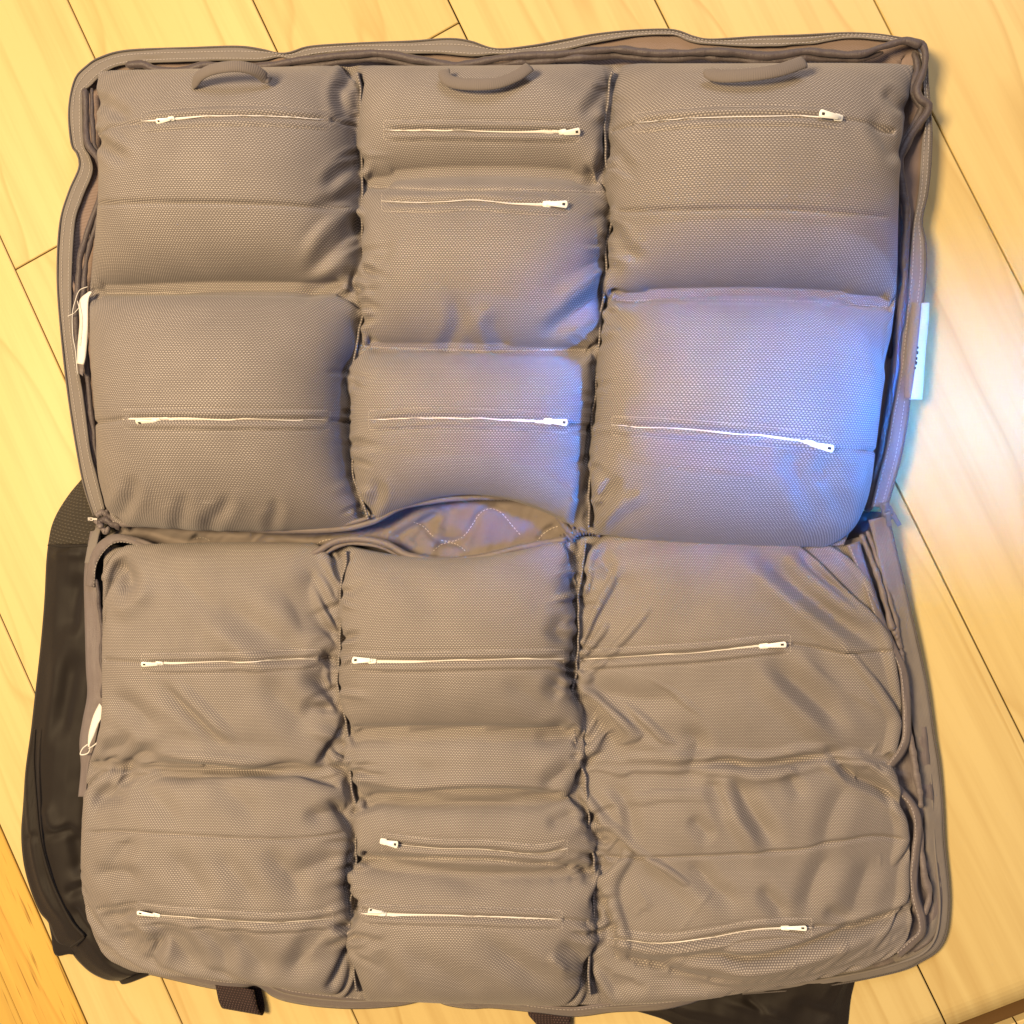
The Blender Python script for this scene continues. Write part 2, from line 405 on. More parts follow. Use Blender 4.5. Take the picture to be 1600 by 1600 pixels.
def panel(rows, nx, ny, top_mid, bot_mid, seams, zed, zs, Hf, eu, ev, press, grav, it, wig, seed, fillk, edge_z, kb, fill_noise, fexp=2.2, zseam=.030):
    """rows: level table; seams[c] = list of (y_left, y_mid, y_right, depth)"""
    X = None
    for lev, (sx, sy) in enumerate(((nx//2+1, ny//2+1), (nx, ny))):
        L, cj, cu, cc = layout(rows, sx, sy, top_mid, bot_mid, wig, seed)
        flat = P(L[...,0], L[...,1], .03)
        # fill: height of the stuffing under the cloth
        T = np.linspace(0,1,sy)[:,None]
        fu = 1-np.abs(2*cu-1)**fexp
        fe = (1-np.clip(1-T/.10,0,1)**2.2)*(1-np.clip(1-(1-T)/.10,0,1)**2.2)
        base = np.zeros((sy,sx)); zpin = np.zeros((sy,sx),bool); ztgt = np.zeros((sy,sx))
        fv = np.ones((sy,sx))
        for j in range(sx):
            c = cc[j]; u = cu[j]
            for (ya,ym,yb,dep) in seams[c]:
                ysm = ya*(1-u)*(1-2*u)+ym*4*u*(1-u)+yb*u*(2*u-1)
                fv[:,j] *= 1-dep*np.exp(-(np.abs(L[:,j,1]-ysm)/34.)**1.5)
                if .02 < u < .98 and dep > .14:
                    fi = float(np.interp(ysm, L[:,j,1], np.arange(sy))); i0 = int(fi); fr = fi-i0
                    for ii,ww in ((i0-1,(1-fr)*.5),(i0,1-.5*fr),(i0+1,.5+.5*fr),(i0+2,fr*.5)): zpin[ii,j] = True; ztgt[ii,j] = -dep*(.55+.45*min(1,ww))
        hn = 1+fill_noise*noise2(L[...,0]/130., L[...,1]/130., seed+5, 2)
        hh = Hf*fu[None]*fe*fv*hn
        edge = np.minimum(np.minimum(T, 1-T)/.06,1)
        zlow = zs + (zseam-zs)*np.ones(sx)[None]
        zlow = np.broadcast_to(np.where((np.arange(sx)<cj[1])[None], zs+(zseam-zs)*np.clip(np.arange(sx)/max(cj[1],1)*2,0,1)[None], np.where((np.arange(sx)>cj[2])[None], zs+(zseam-zs)*np.clip((sx-1-np.arange(sx))/(sx-1-cj[2])*2,0,1)[None], zseam)), (sy,sx)).copy()
        zlow = zs+(zlow-zs)*np.clip(np.minimum(T,1-T)/.08,0,1)
        base = zlow + hh*fillk
        full = zlow + hh
        k = np.where(zpin)
        ztgt[k] = zlow[k] + (Hf*fu[None]*fe*np.ones((sy,sx)))[k]*(1+ztgt[k])
        pin = np.zeros((sy,sx),bool); pin[0]=pin[-1]=True; pin[:,0]=pin[:,-1]=True; pin[:,cj[1]]=pin[:,cj[2]]=True
        zz = zlow.copy(); zz[:,0]=edge_z; zz[:,-1]=edge_z; zz[0]=edge_z; zz[-1]=edge_z
        tgt = P(L[...,0], L[...,1], zz)
        base = np.where(pin, zz, base); base[zpin] = np.minimum(base[zpin], ztgt[zpin])
        EU = np.broadcast_to(np.asarray(eu)[cc], (sy,sx)); EV = np.broadcast_to(np.asarray(ev)[cc],(sy,sx))
        zlow2=0; nz = noise2(L[...,0]/70., L[...,1]/70., seed+9, 2)
        LH = np.linalg.norm(np.diff(flat,axis=1),axis=2)*(1+EU[:,:-1]*(1+.35*nz[:,:-1])); LV = np.linalg.norm(np.diff(flat,axis=0),axis=2)*(1+EV[:-1]*(1+.35*nz[:-1]))
        if X is None:
            X = P(L[...,0], L[...,1], full); X[pin]=tgt[pin]
            X[...,:2] += RNG.normal(0,.0002,X[...,:2].shape); X[pin]=tgt[pin]
        else:
            X = up2(X)[:sy,:sx]
        pp = np.asarray(press)[cc][None]*np.ones((sy,1))*(1.6 if lev==0 else 1)
        G = P(L[...,0], L[...,1], 0.); mg = .0012
        cs = np.array([0,cj[1],cj[2],sx-1]); ci = np.minimum(np.searchsorted(cs, np.arange(sx), 'right')-1, 2)
        lo_ = G[:, cs[ci], 0]-mg*.4; hi_ = G[:, cs[ci+1], 0]+mg*.4
        X = pbd(X, LH, LV, pin, tgt, base, pp, grav, it[lev], zpin, ztgt, kb=kb, lim=(lo_, hi_, G[-1,:,1]-mg, G[0,:,1]+mg))
    mu = np.r_[0,np.cumsum(LH.mean(0))]; mv = np.r_[0,np.cumsum(LV.mean(1))]
    UV = np.stack(np.broadcast_arrays(mu[None,:], mv[:,None]), -1)
    return X, UV, cj
def normals(A):
    n = np.cross(np.gradient(A,axis=1), np.gradient(A,axis=0)); n /= np.linalg.norm(n,axis=-1)[...,None]+1e-12
    return n*np.sign(n[...,2].mean())
def stroke(A, pts, hw, amp, taper=.25, sharp=2.0, shoulder=0.0, one=False):
    """raise (amp>0) or sink a fold along a photo-space line; hw in pixels, amp in metres"""
    Q = proj(A); p = cr(pts, 28)
    lo = p.min(0)-4*hw; hi = p.max(0)+4*hw
    s = np.where((Q[...,0]>lo[0])&(Q[...,0]<hi[0])&(Q[...,1]>lo[1])&(Q[...,1]<hi[1]))
    if len(s[0])==0: return
    q = Q[s]; best = np.full(len(q),1e9); bt = np.zeros(len(q))
    for k in range(len(p)-1):
        a,b = p[k],p[k+1]; ab = b-a; t = np.clip(((q-a)@ab)/(ab@ab+1e-9),0,1); d = np.linalg.norm(q-a-t[:,None]*ab,axis=1)
        m = d<best; best[m]=d[m]; bt[m]=(k+t[m])/(len(p)-1)
    tp = np.clip((1-bt if one else np.minimum(bt,1-bt))/max(taper,1e-3),0,1); tp = tp*tp*(3-2*tp) if taper>0 else np.ones_like(bt)
    dr = normals(A)[s]+np.array([0,0,1.6]); dr /= np.linalg.norm(dr,axis=1)[:,None]
    A[s] += dr*(amp*tp*(np.exp(-(best/hw)**sharp)-shoulder*np.exp(-((best-1.9*hw)/(.9*hw))**2)))[:,None]

# ------------------------------------------------------------------ the two padded panels
case = empty('padded_case', tuple(P(780, 830, 0)))
case['label'] = 'taupe padded case lying open on the wooden floor, two zip-pocket panels'; case['category'] = 'padded case'
def part(o, parent):
    """keep the world position while parenting to the case or to one of its parts"""
    o.parent = parent; o.matrix_parent_inverse = Matrix.Translation(-Vector(case.location)) ; return o
PI = Matrix.Translation(-Vector(case.location))
def cpart(o, label=None):
    o.parent = case; o.matrix_parent_inverse = PI
    if label: o['label'] = label
    return o
def sub(o, parent):
    o.parent = parent; return o          # parent sits at the world origin

UP = [[(154,112),(560,104),(955,101),(1428,102)],
      [(154,205),(562,190),(946,190),(1409,205)],
      [(154,318),(562,325),(952,330),(1403,330)],
      [(142,457),(566,460),(940,468),(1398,470)],
      [(142,560),(550,560),(932,560),(1385,560)],
      [(150,660),(548,660),(926,665),(1368,690)],
      [(155,740),(552,740),(922,760),(1354,770)],
      [(178,818),(574,822),(915,832),(1318,852)]]
XU, UVU, cju = panel(UP, 289, 161, (0,2,0), (10,-56,10),
    [[(457,457,460,.17),(318,316,325,.10)], [(296,293,300,.22),(545,545,548,.17)], [(470,467,473,.18),(328,327,331,.10)]],
    0, .026, .0145, (.030,.030,.032), (.03,.03,.032), (.00005,.00005,.00005), .00001, (260,170), 7.0, 11, .76, .027, .22, .12, 1.8, .038)
LO = [[(163,856),(540,852),(915,838),(1330,852)],
      [(160,1030),(532,1030),(900,1030),(1396,1025)],
      [(158,1130),(532,1118),(896,1095),(1409,1120)],
      [(140,1196),(545,1195),(908,1195),(1398,1195)],
      [(128,1300),(552,1300),(922,1300),(1420,1300)],
      [(132,1410),(549,1405),(928,1375),(1420,1375)],
      [(158,1478),(548,1468),(921,1450),(1424,1432)],
      [(232,1518),(560,1562),(925,1570),(1392,1492)]]
XL, UVL, cjl = panel(LO, 289, 161, (-4,30,-6), (-6,0,18),
    [[(1195,1197,1197,.50),(1303,1300,1306,.12)], [(1137,1137,1137,.16),(1235,1238,1240,.42),(1340,1338,1352,.30)], [(1195,1188,1190,.42),(1337,1336,1322,.14),(1478,1500,1440,.25)]],
    0, .018, .022, (.105,.085,.09), (.09,.075,.085), (.00003,.00005,.00002), .00003, (260,170), 12.0, 23, .84, .018, .12, .14, 2.0, .028)

AU = up2(XU); AL = up2(XL); UVU2 = up2(UVU); UVL2 = up2(UVL)

# zip pockets: photo line of the slit, where the pull sits ('l' / 'r'), slit opening
ZIPS = [  # points, pull end, pull direction tilt (deg), open width px
 ('u', [(222,190),(270,186),(330,181),(420,181),(515,187)], 'l', -20, 3.0, 'tilted'),
 ('u', [(600,203),(700,203),(800,205),(905,206)], 'r', 8, 4.5, ''),
 ('u', [(597,315),(680,316),(740,312),(800,318),(888,321)], 'r', -12, 3.5, ''),
 ('u', [(990,192),(1080,184),(1180,181),(1260,181),(1318,186)], 'r', -12, 2.5, ''),
 ('u', [(193,654),(260,654),(350,655),(515,656)], 'l', 0, 4.5, ''),
 ('u', [(577,656),(680,652),(780,655),(888,661)], 'r', 0, 5.0, ''),
 ('u', [(957,665),(1050,669),(1150,677),(1250,688),(1300,700)], 'r', -18, 4.5, ''),
 ('l', [(222,1036),(270,1036),(360,1034),(500,1029)], 'l', 0, 3.0, ''),
 ('l', [(550,1032),(640,1034),(760,1031),(880,1029)], 'l', 10, 5.0, ''),
 ('l', [(905,1031),(990,1026),(1100,1019),(1180,1010),(1235,1006)], 'r', 4, 2.5, ''),
 ('l', [(597,1316),(680,1326),(760,1328),(840,1335),(886,1325)], 'l', -12, 1.2, ''),
 ('l', [(215,1424),(250,1430),(350,1438),(430,1442),(520,1436)], 'l', -12, 1.0, ''),
 ('l', [(565,1428),(640,1430),(740,1432),(878,1437)], 'l', 3, 4.5, ''),
 ('l', [(950,1465),(1030,1475),(1110,1466),(1180,1453),(1268,1449)], 'r', 3, 2.0, '')]
for z in ZIPS:
    A = AU if z[0]=='u' else AL
    stroke(A, z[1], 3.4, -.0030, .06)                       # the slit
    q = np.array(z[1],float)
    stroke(A, q+[0,-9], 4.5, .0012, .1); stroke(A, q+[0,10], 4.5, .0014, .1)     # the two lips
    stroke(A, q+[0,-16], 2.6, -.0010, .05); stroke(A, q+[0,17], 2.6, -.0010, .05)  # stitched down
# plain seams
for pts in ([(146,318),(250,316),(400,318),(556,327)], [(955,330),(1100,327),(1250,328),(1395,338)], [(152,208),(185,195),(222,192)], [(515,187),(560,197)],
            [(955,205),(990,192)], [(1318,186),(1360,192),(1400,206)], [(145,661),(193,654)], [(515,656),(548,660)], [(888,661),(926,666)], [(1300,700),(1372,705)]):
    stroke(AU, pts, 2.8, -.0032, .04, 1.5)
for pts in ([(130,1302),(200,1300),(330,1308),(450,1312),(545,1300)], [(930,1338),(1000,1341),(1150,1336),(1250,1328),(1330,1312),(1375,1307),(1420,1314)],
            [(162,1031),(222,1036)], [(500,1029),(530,1030)], [(1235,1006),(1330,1021),(1400,1018)], [(150,1422),(215,1412)], [(878,1437),(920,1441)], [(1268,1449),(1350,1445),(1420,1415)]):
    stroke(AL, pts, 2.8, -.0030, .04, 1.5)
# stitched seams: a fine groove
for pts in ([(145,457),(260,457),(400,459),(560,461)], [(570,291),(680,296),(800,296),(950,300)], [(560,541),(680,546),(800,548),(925,546)], [(945,469),(1100,469),(1250,471),(1395,480)]):
    stroke(AU, pts, 3.5, -.0030, .05, 1.5)
for pts in ([(560,1340),(650,1341),(780,1343),(900,1354)], [(540,1137),(650,1136),(780,1137),(890,1140)]):
    stroke(AL, pts, 3.5, -.0030, .05, 1.5)
# folds seen in the cloth (photo line, half width px, height m)
FU = [([(545,430),(500,450),(455,470)],9,-.003),([(560,250),(530,270),(500,300)],9,-.0035),([(558,355),(525,385),(470,435)],10,-.004),([(552,300),(520,315),(480,322)],8,-.003),
      ([(555,330),(515,350),(470,400)],8,.0025),([(545,115),(530,150),(548,190)],9,-.004),
      ([(575,430),(600,400),(610,360)],9,-.002),([(930,470),(890,495),(840,530)],12,-.004),([(935,430),(900,450),(860,480)],12,.003),([(700,540),(715,500),(705,450)],11,-.0025),
      ([(760,540),(750,505),(770,470)],11,.0022),([(945,140),(925,165),(905,185)],9,-.003),([(945,250),(925,285),(930,300)],9,-.003),([(950,225),(975,255),(1000,275)],9,-.003),
      ([(958,355),(975,385),(1010,410)],9,-.003),([(945,480),(960,500),(990,515)],9,-.003),
      ([(160,160),(185,175),(205,190)],10,-.004),([(155,215),(180,235),(200,262)],10,-.004),([(150,205),(175,218),(195,240)],8,.003),
      ([(1395,235),(1375,200),(1360,170)],12,-.004),([(1390,150),(1405,165),(1425,172)],8,-.003),([(1385,570),(1368,525),(1345,495)],11,-.002),
      ([(1245,725),(1270,780),(1300,835)],17,-.003),([(1288,735),(1310,785),(1335,820)],15,-.003),
      ([(190,800),(205,770),(200,740)],10,-.004),([(280,815),(285,790),(278,770)],10,-.0025),([(330,815),(350,790),(345,770)],10,-.003),([(425,815),(430,795),(420,780)],9,-.002),
      ([(575,800),(590,770),(580,745)],9,-.003),([(905,810),(915,770),(912,735)],9,-.004),([(930,805),(950,770),(970,740)],10,-.003),([(945,810),(980,785),(1015,770)],9,.002)]
for p_,h_,a_ in FU: stroke(AU, p_, h_*1.1, a_*1.05, .4, 2.0, .35, one=True)
FL = [([(180,870),(195,905),(185,930)],11,-.006),([(165,935),(195,950),(225,930),(250,905)],10,.003),([(255,880),(300,925),(345,960)],12,-.002),
      ([(500,875),(480,930),(515,1000)],14,-.004),([(520,1010),(500,1060),(520,1100)],12,-.004),([(525,1110),(490,1110),(465,1105)],10,-.004),([(240,1060),(290,1105),(360,1175)],9,-.0035),([(255,1055),(310,1105),(375,1170)],8,.003),
      ([(150,1178),(190,1165),(205,1140)],9,-.004),([(180,1230),(195,1200),(215,1180),(260,1180)],9,-.005),([(135,1250),(160,1245),(205,1245)],9,-.003),([(200,1195),(178,1235)],7,.003),
      ([(215,1185),(260,1190),(320,1195),(380,1200),(470,1212)],7,-.005),([(220,1172),(300,1182),(390,1190),(460,1196)],10,.004),
      ([(165,1355),(200,1320),(195,1305)],10,-.003),([(140,1370),(190,1365),(215,1390)],10,-.004),([(150,1430),(190,1435),(215,1415)],10,-.005),([(200,1420),(225,1460),(240,1490)],10,.004),([(210,1480),(240,1478),(230,1510)],9,-.005),
      ([(185,1440),(180,1465),(205,1485)],9,-.004),([(255,1445),(290,1480),(325,1520)],11,-.004),([(300,1440),(345,1490),(355,1535)],10,-.003),([(520,1450),(470,1500),(440,1530)],12,-.004),([(540,1440),(500,1470),(480,1510)],9,.003),
      ([(540,1330),(500,1350),(440,1375)],11,-.003),([(545,1260),(500,1275),(470,1270)],10,-.004),([(560,1240),(540,1210),(525,1180)],8,-.004),
      ([(548,1215),(590,1235),(640,1240),(740,1235),(830,1240),(900,1250)],6,-.005),([(560,1222),(640,1228),(740,1222),(840,1228)],9,.003),([(900,1190),(870,1215),(840,1235)],10,-.004),([(905,1265),(880,1280),(850,1290)],9,-.004),
      ([(890,860),(905,890),(912,920)],11,-.005),([(870,890),(900,930),(905,970)],10,-.004),([(890,960),(870,985),(890,1010)],9,-.003),([(885,1068),(865,1075),(880,1090)],9,-.004),([(895,1130),(860,1150),(830,1150)],10,-.003),
      ([(905,1370),(930,1350),(935,1330)],9,-.004),([(870,1470),(905,1500),(920,1540)],12,-.005),([(760,1480),(830,1520),(890,1555)],11,-.0025),([(855,1490),(890,1520)],8,.003),([(680,1360),(740,1385),(800,1390)],12,-.002),
      ([(1190,870),(1240,915),(1310,970),(1370,1010)],11,-.006),([(1170,885),(1230,935),(1300,990),(1350,1015)],12,.005),([(1270,860),(1262,885),(1300,915),(1350,940)],9,-.005),([(1240,870),(1290,920),(1350,965)],10,.004),
      ([(920,860),(960,900),(1000,930)],9,-.003),([(905,1065),(950,1085),(1010,1095),(1080,1090)],13,-.004),([(1210,1045),(1260,1085),(1310,1130)],13,-.006),([(1180,1040),(1235,1095),(1300,1150)],12,.004),([(1270,1030),(1310,1070),(1360,1110)],12,-.004),([(1255,1020),(1300,1065),(1380,1105)],9,.003),
      ([(920,1090),(935,1130),(975,1180)],12,-.006),([(1060,1150),(1090,1160),(1080,1195),(1070,1215)],10,-.004),([(1000,1150),(1060,1180),(1100,1175)],12,.003),
      ([(1105,1200),(1130,1190),(1180,1200),(1240,1190),(1300,1175)],8,-.006),([(1095,1215),(1170,1215),(1250,1205)],9,.003),([(1305,1178),(1330,1210),(1380,1235),(1415,1265)],8,-.007),([(1330,1180),(1370,1200),(1395,1215)],8,.004),
      ([(1110,1220),(1130,1255),(1140,1270)],9,-.004),([(1150,1220),(1175,1270),(1210,1320)],12,-.006),([(1130,1225),(1150,1275),(1185,1320)],9,.004),([(1080,1280),(1110,1310)],9,-.004),([(1245,1210),(1240,1225),(1255,1245)],9,-.003),([(1325,1230),(1300,1275),(1290,1325)],12,-.003),
      ([(1085,1350),(1110,1385),(1150,1410)],11,-.005),([(1300,1335),(1275,1375),(1262,1425)],12,-.004),([(1360,1345),(1345,1390),(1330,1430)],11,-.003),([(1190,1390),(1225,1430)],9,-.004),
      ([(955,1230),(980,1260),(985,1310)],9,-.003),([(935,1240),(960,1255),(970,1290)],8,.002),
      ([(930,1478),(1000,1505),(1090,1530),(1170,1520)],9,-.006),([(1040,1495),(1110,1492),(1170,1500),(1260,1480),(1330,1455),(1400,1420)],8,-.008),([(1100,1508),(1190,1515),(1290,1490),(1370,1460)],12,.005),([(940,1465),(1010,1480),(1100,1485),(1200,1480),(1300,1460)],9,.003),
      ([(1000,1360),(1050,1400),(1080,1430)],13,-.003),([(1290,1425),(1330,1440)],9,-.003)]
FL += [([(320,925),(410,985),(505,1040)],15,-.0032),([(300,965),(370,1010),(440,1075)],13,.0025),([(235,1440),(275,1480),(310,1525)],13,-.004),([(350,1450),(390,1490),(425,1535)],13,-.0035),([(250,1325),(290,1365),(335,1420)],14,-.003),
       ([(330,1325),(370,1375),(410,1425)],14,-.0028),([(410,1325),(450,1370),(480,1420)],13,-.003),([(200,1215),(240,1250),(290,1295)],13,-.003),([(320,1215),(370,1250),(410,1295)],14,-.0025),([(620,1480),(690,1520),(760,1560)],14,-.0028),
       ([(740,1460),(800,1500),(860,1550)],13,-.003),([(580,1490),(610,1530),(620,1560)],12,-.003),([(600,880),(660,930),(700,980)],16,-.0018),([(780,1060),(830,1090),(880,1120)],12,-.0025),([(590,1150),(640,1190),(700,1215)],13,-.002),
       ([(420,900),(460,950),(480,1010)],13,-.0028),([(400,1060),(450,1110),(500,1160)],14,-.003),([(165,1080),(210,1110),(250,1150)],11,-.0035),([(190,1440),(215,1475),(225,1500)],10,-.004)]
for p_,h_,a_ in FL:
    q = np.array(p_, float)
    if p_[0][0] > 930: q[0] += .18*(q[0]-q[-1]); q[-1] += .18*(q[-1]-q[0])
    if p_[0][0] < 560: a_ *= 1.4
    stroke(AL, q, h_*(1.0 if h_ <= 8 else 1.35), a_*1.1, .34, 1.6, .25)
# small puckers gathered along every channel seam
def puckers(A, rows, side_px, n, seed, amp):
    C = levels(rows, 200); r = np.random.default_rng(seed)
    for c in (1,2):
        for k in range(n):
            t = int(r.uniform(8,192)); x,y = C[t,c]; sd = r.choice([-1,1]); ln = r.uniform(18,side_px)
            dy = r.uniform(-.5,.5)*ln
            stroke(A, [(x+sd*5,y),(x+sd*ln*.5,y+dy*.4),(x+sd*ln,y+dy)], r.uniform(3.8,7), r.choice([-1,-1,1])*amp*r.uniform(.5,1.2), .8, 2.0, .4, one=True)
puckers(AU, UP, 62, 40, 3, .0018); puckers(AL, LO, 70, 50, 4, .0024)

def panel_obj(A, UV, label, mat):
    ny,nx = A.shape[:2]
    f = gridfaces(ny,nx)
    if np.cross(A[0,1]-A[0,0], A[1,0]-A[0,0])[2] < 0: f = np.ascontiguousarray(f[:, ::-1])
    o = mesh('padded_panel', A.reshape(-1,3), f, mat, None, UV.reshape(-1,2)); cpart(o, label); return o, f
pu, fU = panel_obj(AU, UVU2, 'plump upper padded panel with seven zipped pockets', M_knit)
pl, fL = panel_obj(AL, UVL2, 'creased lower padded panel with seven zipped pockets', M_knit2)
BV = {'u': BVHTree.FromPolygons([tuple(v) for v in AU.reshape(-1,3)], [tuple(f) for f in fU.tolist()]),
      'l': BVHTree.FromPolygons([tuple(v) for v in AL.reshape(-1,3)], [tuple(f) for f in fL.tolist()])}
CO = Vector((0,0,H))
def on(pw, x, y, lift=0.0):
    d = (Vector(P(x,y,0)) - CO).normalized(); h = BV[pw].ray_cast(CO, d)
    if h[0] is None: return np.array(P(x,y,.03)), np.array([0,0,1.])
    n = h[1] if h[1].z > 0 else -h[1]
    return np.array(h[0]+n*lift), np.array(n)
def online(pw, pts, n, lift):
    p = cr(pts, n); r = [on(pw, x, y, lift) for x,y in p]; a = np.array([q[0] for q in r]); nn = np.array([q[1] for q in r])
    k = np.array([.25,.5,.25])
    for _ in range(2):
        b = a.copy(); b[1:-1] = .25*a[:-2]+.5*a[1:-1]+.25*a[2:]; a = b
    return a, nn
PX = .00053   # one photo pixel on the panels, in metres
def stitches(mb, pts3, nrm, step, ln, r):
    """short raised thread bars along a 3-D line"""
    L = np.r_[0, np.cumsum(np.linalg.norm(np.diff(pts3,axis=0),axis=1))]; s = step*.3
    while s+ln < L[-1]:
        a = np.array([np.interp(s,L,pts3[:,k]) for k in range(3)]); b = np.array([np.interp(s+ln,L,pts3[:,k]) for k in range(3)])
        n_ = np.array([np.interp(s,L,nrm[:,k]) for k in range(3)]); t = (b-a)/np.linalg.norm(b-a); sd = np.cross(t,n_)
        mid = (a+b)/2+n_*r
        V = [a+sd*r, a-sd*r, mid+sd*r+n_*r*.4, mid-sd*r+n_*r*.4, b+sd*r, b-sd*r, mid+n_*r*.2]
        mb.add(V, [(0,1,3,2),(2,3,5,4)]); s += step
def seam_stitch(name, pw, lines, parent, mat, step=.0027, ln=.0017, r=.00028, lift=.0003):
    mb = MB()
    for pts in lines:
        L = np.linalg.norm(np.diff(np.array(pts,float),axis=0),axis=1).sum()
        a, nn = online(pw, pts, max(6,int(L/7)), lift); stitches(mb, a, nn, step, ln, r)
    o = mb.build(name, mat, parent, False); o['kind'] = 'stuff'; return o

def pull_mesh():
    """zip slider with a flat pull; x runs along the pull, z up; about 22 mm long"""
    mb = MB()
    def plate(x0,x1,w0,w1,z0,z1,n=7):
        # rounded outline plate
        pts = []
        for k in range(n): a = math.pi/2+math.pi*k/(n-1); pts.append((x0+w0*.35+w0*.35*math.cos(a), w0*math.sin(a)))
        for k in range(n): a = -math.pi/2+math.pi*k/(n-1); pts.append((x1-w1*.45+w1*.45*math.cos(a), w1*math.sin(a)))
        m = len(pts); V = [(x,y,z0) for x,y in pts]+[(x,y,z1-.0002) for x,y in pts]+[(x*.985+(x0+x1)*.0075,y*.9,z1) for x,y in pts]
        F_ = [tuple(range(m))[::-1], tuple(2*m+k for k in range(m))]
        for k in range(m): j=(k+1)%m; F_ += [(k,j,m+j,m+k),(m+k,m+j,2*m+j,2*m+k)]
        mb.add(V,F_)
    plate(-.0015,.0062,.0025,.0030,0,.0014)          # slider body
    plate(.0012,.0048,.0013,.0013,.0014,.0027)       # bridge over it
    plate(.0030,.0195,.0019,.0033,.0027,.0037)       # pull
    return mb
def hole_shade_mesh():  # dark block on the solid pull, painted as the shade in a hole
    mb = MB(); r = [(.0150,-.0011),(.0174,-.0011),(.0174,.0011),(.0150,.0011)]
    mb.add([(x,y,.0036) for x,y in r]+[(x,y,.00385) for x,y in r], [(4,5,6,7),(0,1,5,4),(1,2,6,5),(2,3,7,6),(3,0,4,7)]); return mb
PM = pull_mesh().build('zipper_pull', M_plastic); HM = hole_shade_mesh().build('pull_hole_shade', M_hole_print)
pull_me, hole_me = PM.data, HM.data
bpy.data.objects.remove(PM); bpy.data.objects.remove(HM)
# sliders stand in the photo at these spots: (slider x,y) -> (pull tip x,y), roll
PULLS = [((272,184),(246,191)),((876,205),(909,204)),((850,318),(889,324)),((1313,186),(1272,176)),((250,654),(214,653)),((851,658),(887,661)),((1258,690),(1300,703)),
         ((254,1035),(222,1036)),((587,1034),(551,1029)),((1188,1010),(1232,1006)),((597,1313),(628,1321)),((250,1430),(216,1422)),((603,1430),(574,1428)),((1222,1451),(1264,1448))]
for (pw, pts, end, _, opn, _2), (sl, tip) in zip(ZIPS, PULLS):
    par = pu if pw=='u' else pl
    L = np.linalg.norm(np.diff(np.array(pts,float),axis=0),axis=1).sum(); n = max(30, int(L/6))
    p = cr(pts, n); a, nn = online(pw, pts, n, .0011)
    ds = np.linalg.norm(p-np.array(sl),axis=1); i0 = int(np.argmin(ds))
    # slit: widest at the slider, closing away from it, with a small wave where the lips gape
    t = np.abs(np.arange(n)-i0)/max(n-1,1)
    wv = 1.3*opn*(.16+.95*np.exp(-(t/.16)**1.3)) + .7*opn*.35*np.clip(noise1(n, n/5, int(sum(sl))),0,1)
    far = np.minimum(np.arange(n), n-1-np.arange(n))/n
    wv = np.clip(wv*np.clip(far/.04,0,1),.15,None)
    tt, sd, _b = frames(a, nn)
    hw = (wv*.5*PX)[:,None]
    V = np.stack([a-sd*hw-nn*.0006, a-sd*hw*.6+nn*.0001, a+nn*.0003, a+sd*hw*.6+nn*.0001, a+sd*hw-nn*.0006],1)
    Lc = np.r_[0,np.cumsum(np.linalg.norm(np.diff(a,axis=0),axis=1))]
    U = np.stack([np.repeat(Lc,5), np.tile(np.arange(5)*.001,n)],1)
    zo = mesh('pocket_zipper', V.reshape(-1,3), gridfaces(n,5)[:, ::-1].copy(), M_ztape, None, U); cpart(zo)
    # pull
    A0,N0 = on(pw,*sl,.0012); A1,N1 = on(pw,*tip,.0028)
    x = A1-A0; ln = np.linalg.norm(x); x /= ln; nz = N0+N1; nz -= x*(nz@x); nz /= np.linalg.norm(nz); y = np.cross(nz,x)
    sc = ln*.9/.0195; ws = {(272,184):.62,(597,313):.55,(250,1430):.55,(1188,1010):.7,(1222,1451):.6,(254,1035):.65}.get(sl,.84)
    Mx = Matrix(((x[0]*sc,y[0]*ws,nz[0]*ws,A0[0]),(x[1]*sc,y[1]*ws,nz[1]*ws,A0[1]),(x[2]*sc,y[2]*ws,nz[2]*ws,A0[2]),(0,0,0,1)))
    po = bpy.data.objects.new('zipper_pull', pull_me); COL.objects.link(po); po.parent = zo; po.matrix_local = Mx
    ho = bpy.data.objects.new('pull_hole_shade', hole_me); COL.objects.link(ho); ho.parent = zo; ho.matrix_local = Mx
    # stitched box round the slit
    q = cr(pts, 12); up_ = q+[0,-14]; dn = q+[0,15]
    st = seam_stitch('zipper_stitching', pw, [up_.tolist(), dn.tolist(), [tuple(up_[0]),tuple(dn[0])], [tuple(up_[-1]),tuple(dn[-1])]], zo, M_dthread)
for pw, par, lines in (('u', pu, [[(150,459),(260,458),(400,460),(556,462)], [(575,291),(680,296),(800,296),(945,300)], [(562,541),(680,546),(800,548),(922,546)], [(948,469),(1100,469),(1250,471),(1390,480)]]),
                       ('l', pl, [[(565,1341),(650,1342),(780,1344),(905,1356)]])):
    seam_stitch('seam_stitching', pw, lines, par, M_dthread)
# pinched selvedge standing along each channel seam
for pw, rows, par, zb, wg in (('u',UP,pu,.038,3.0),('l',LO,pl,.028,5.0)):
    C = levels(rows, 150)
    for c in (1,2):
        q = C[2:-2,c].copy(); n = len(q); q[:,0] += wg*noise1(n, 11, c*7+len(rows)+ord(pw))
        zz = zb+.006+.002*noise1(n, 12, c+40)
        a = P(q[:,0], q[:,1], zz); b = P(q[:,0]+1.5*noise1(n,9,c+9), q[:,1], zb-.004)
        A = np.stack([a, (a+b)/2+[.0006,0,0], b],1); V,Fc,U = sheet_vf(A,.0013)
        o = mesh('channel_seam', V, Fc, M_knit, None, U); cpart(o)

